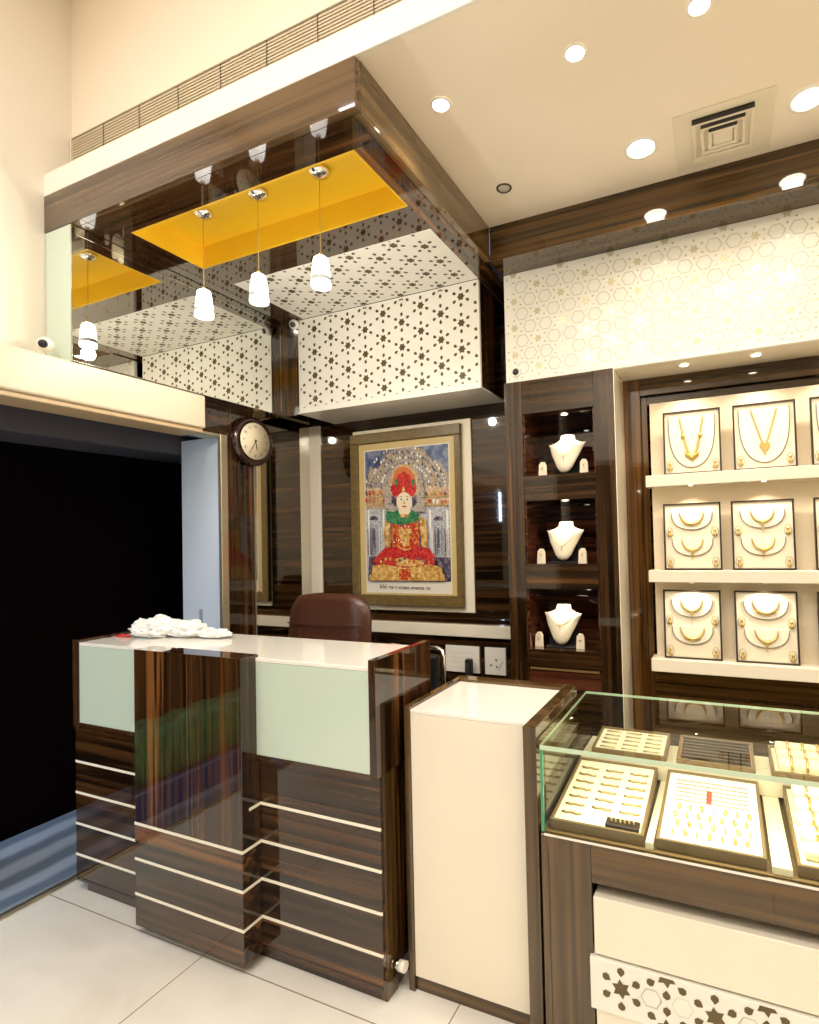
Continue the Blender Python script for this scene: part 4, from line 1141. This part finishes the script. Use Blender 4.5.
def camdome(label, c, axis_pt, body='white'):
    t = thing('security_camera', label, 'camera', c)
    d = Vector(axis_pt).normalized()
    q = d.to_track_quat('Z', 'Y').to_matrix().to_4x4()
    tb = bmesh.new(); bmesh.ops.create_uvsphere(tb, u_segments=20, v_segments=12, radius=.030)
    m = MB(); m.merge(tb, body, True, Matrix.Translation(c)); m.build('housing', t)
    m = MB(); m.lathe([(.0165, 0), (.0165, .010), (.012, .012), (.0005, .012)], (0, 0, .022), 'black', 18)
    for v in m.b.verts: v.co = Matrix.Translation(c) @ q @ v.co
    m.build('lens', t)
    return t
camdome('white round camera on the left wall at the lower corner of the mirror', (-2.535, 1.346, 2.290), (.62, -.62, -.15))
camdome('white round camera at the left end of the fret box under the canopy', (-2.340, 2.583, 2.768), (.35, -.8, -.35))
t = thing('security_camera', 'flush black camera eye at the lower left corner of the fret fascia', 'camera', (-.945, 2.636, 2.28))
MB().lathe([(.0005, -.006), (.024, -.006), (.027, -.003), (.027, .0)], (-.945, 2.6385, 2.290), 'fret', 24, 'y', caps=False).build('housing', t)
MB().lathe([(.0005, -.004), (.014, -.004), (.017, 0)], (-.945, 2.632, 2.290), 'black', 20, 'y', caps=False).build('lens', t)

# ------------------------------------------------------------------ added fill lamps and pendant glow
area('entrance_fill_a', (-1.5, -.2, ZH - .02), 28, .9, .9, (.98, .98, 1))  # unseen fill added over the entrance bay for desk and left wall
area('entrance_fill_b', (.3, -.2, ZH - .02), 30, .9, .9, (1, .91, .78))  # added entrance fill, out of view, warmer tint
area('entrance_fill_c', (-1.2, -1.7, ZH - .02), 36, .9, .9, (1, .95, .88))  # added fill further back, out of view behind the camera
area('display_fill', (.2, 1.56, ZC - .012), 8, .5, .12, (1, .88, .66))  # added fill with no fitting, lifts the display side
pts = []
for (x, y) in ps:
    l = bpy.data.lights.new('pendant_glow', 'POINT'); l.energy = 5; l.shadow_soft_size = .03; l.color = (1, .93, .80)
    o = bpy.data.objects.new('pendant_glow', l); COL.objects.link(o); o.location = (x, y, 2.405)
area('counter_fill', (.2, 1.53, GZ1 - .014), 3.6, 1.2, .012, (1, .88, .62), (math.radians(25), 0, 0))  # added lamp inside the case to brighten the trays
area('outside_sky_fill', (-3.05, .9, 3.9), 50, .5, 3.0, (.50, .70, 1.0))  # added blue lamp overhead, lifts the outdoor floor
area('outside_door_fill', (-3.0, -2.2, 2.3), 55, .5, 1.2, (.66, .80, 1.0), (math.radians(90), 0, 0))  # unseen lamp added to brighten the open door leaf

W = bpy.data.worlds.new('World'); S.world = W; W.use_nodes = True
W.node_tree.nodes['Background'].inputs[0].default_value = (.35, .5, .8, 1)
W.node_tree.nodes['Background'].inputs[1].default_value = .45

# ------------------------------------------------------------------ camera
yaw, pitch, roll, F, pcx, pcy = 4.14841953e-01, 2.48018980e-02, -2.47985614e-02, 551.178, 480.896, 523.918
f = Vector((-math.sin(yaw) * math.cos(pitch), math.cos(yaw) * math.cos(pitch), math.sin(pitch)))
r = Vector((math.cos(yaw), math.sin(yaw), 0)); u = r.cross(f)
r2 = math.cos(roll) * r + math.sin(roll) * u; u2 = -math.sin(roll) * r + math.cos(roll) * u
cd = bpy.data.cameras.new('camera'); cam = bpy.data.objects.new('camera', cd); COL.objects.link(cam)
cd.sensor_fit = 'HORIZONTAL'; cd.sensor_width = 36; cd.lens = F / 819 * 36
cd.shift_x = (409.5 - pcx) / 819; cd.shift_y = (pcy - 512) / 819
cd.clip_start = .01
R3 = Matrix((r2, u2, -f)).transposed()
cam.matrix_world = Matrix.Translation((0, 0, 1.45)) @ R3.to_4x4()
S.camera = cam

vs = S.view_settings; S.display_settings.display_device = 'sRGB'
vs.view_transform = 'Standard'; vs.look = 'None'; vs.exposure = 0.46; vs.gamma = 1.0; vs.use_curve_mapping = False
S.cycles.max_bounces = 10; S.cycles.diffuse_bounces = 5; S.cycles.glossy_bounces = 6; S.cycles.transparent_max_bounces = 12
S.cycles.sample_clamp_indirect = 6; S.cycles.caustics_reflective = False; S.cycles.caustics_refractive = False
S.cycles.use_denoising = True
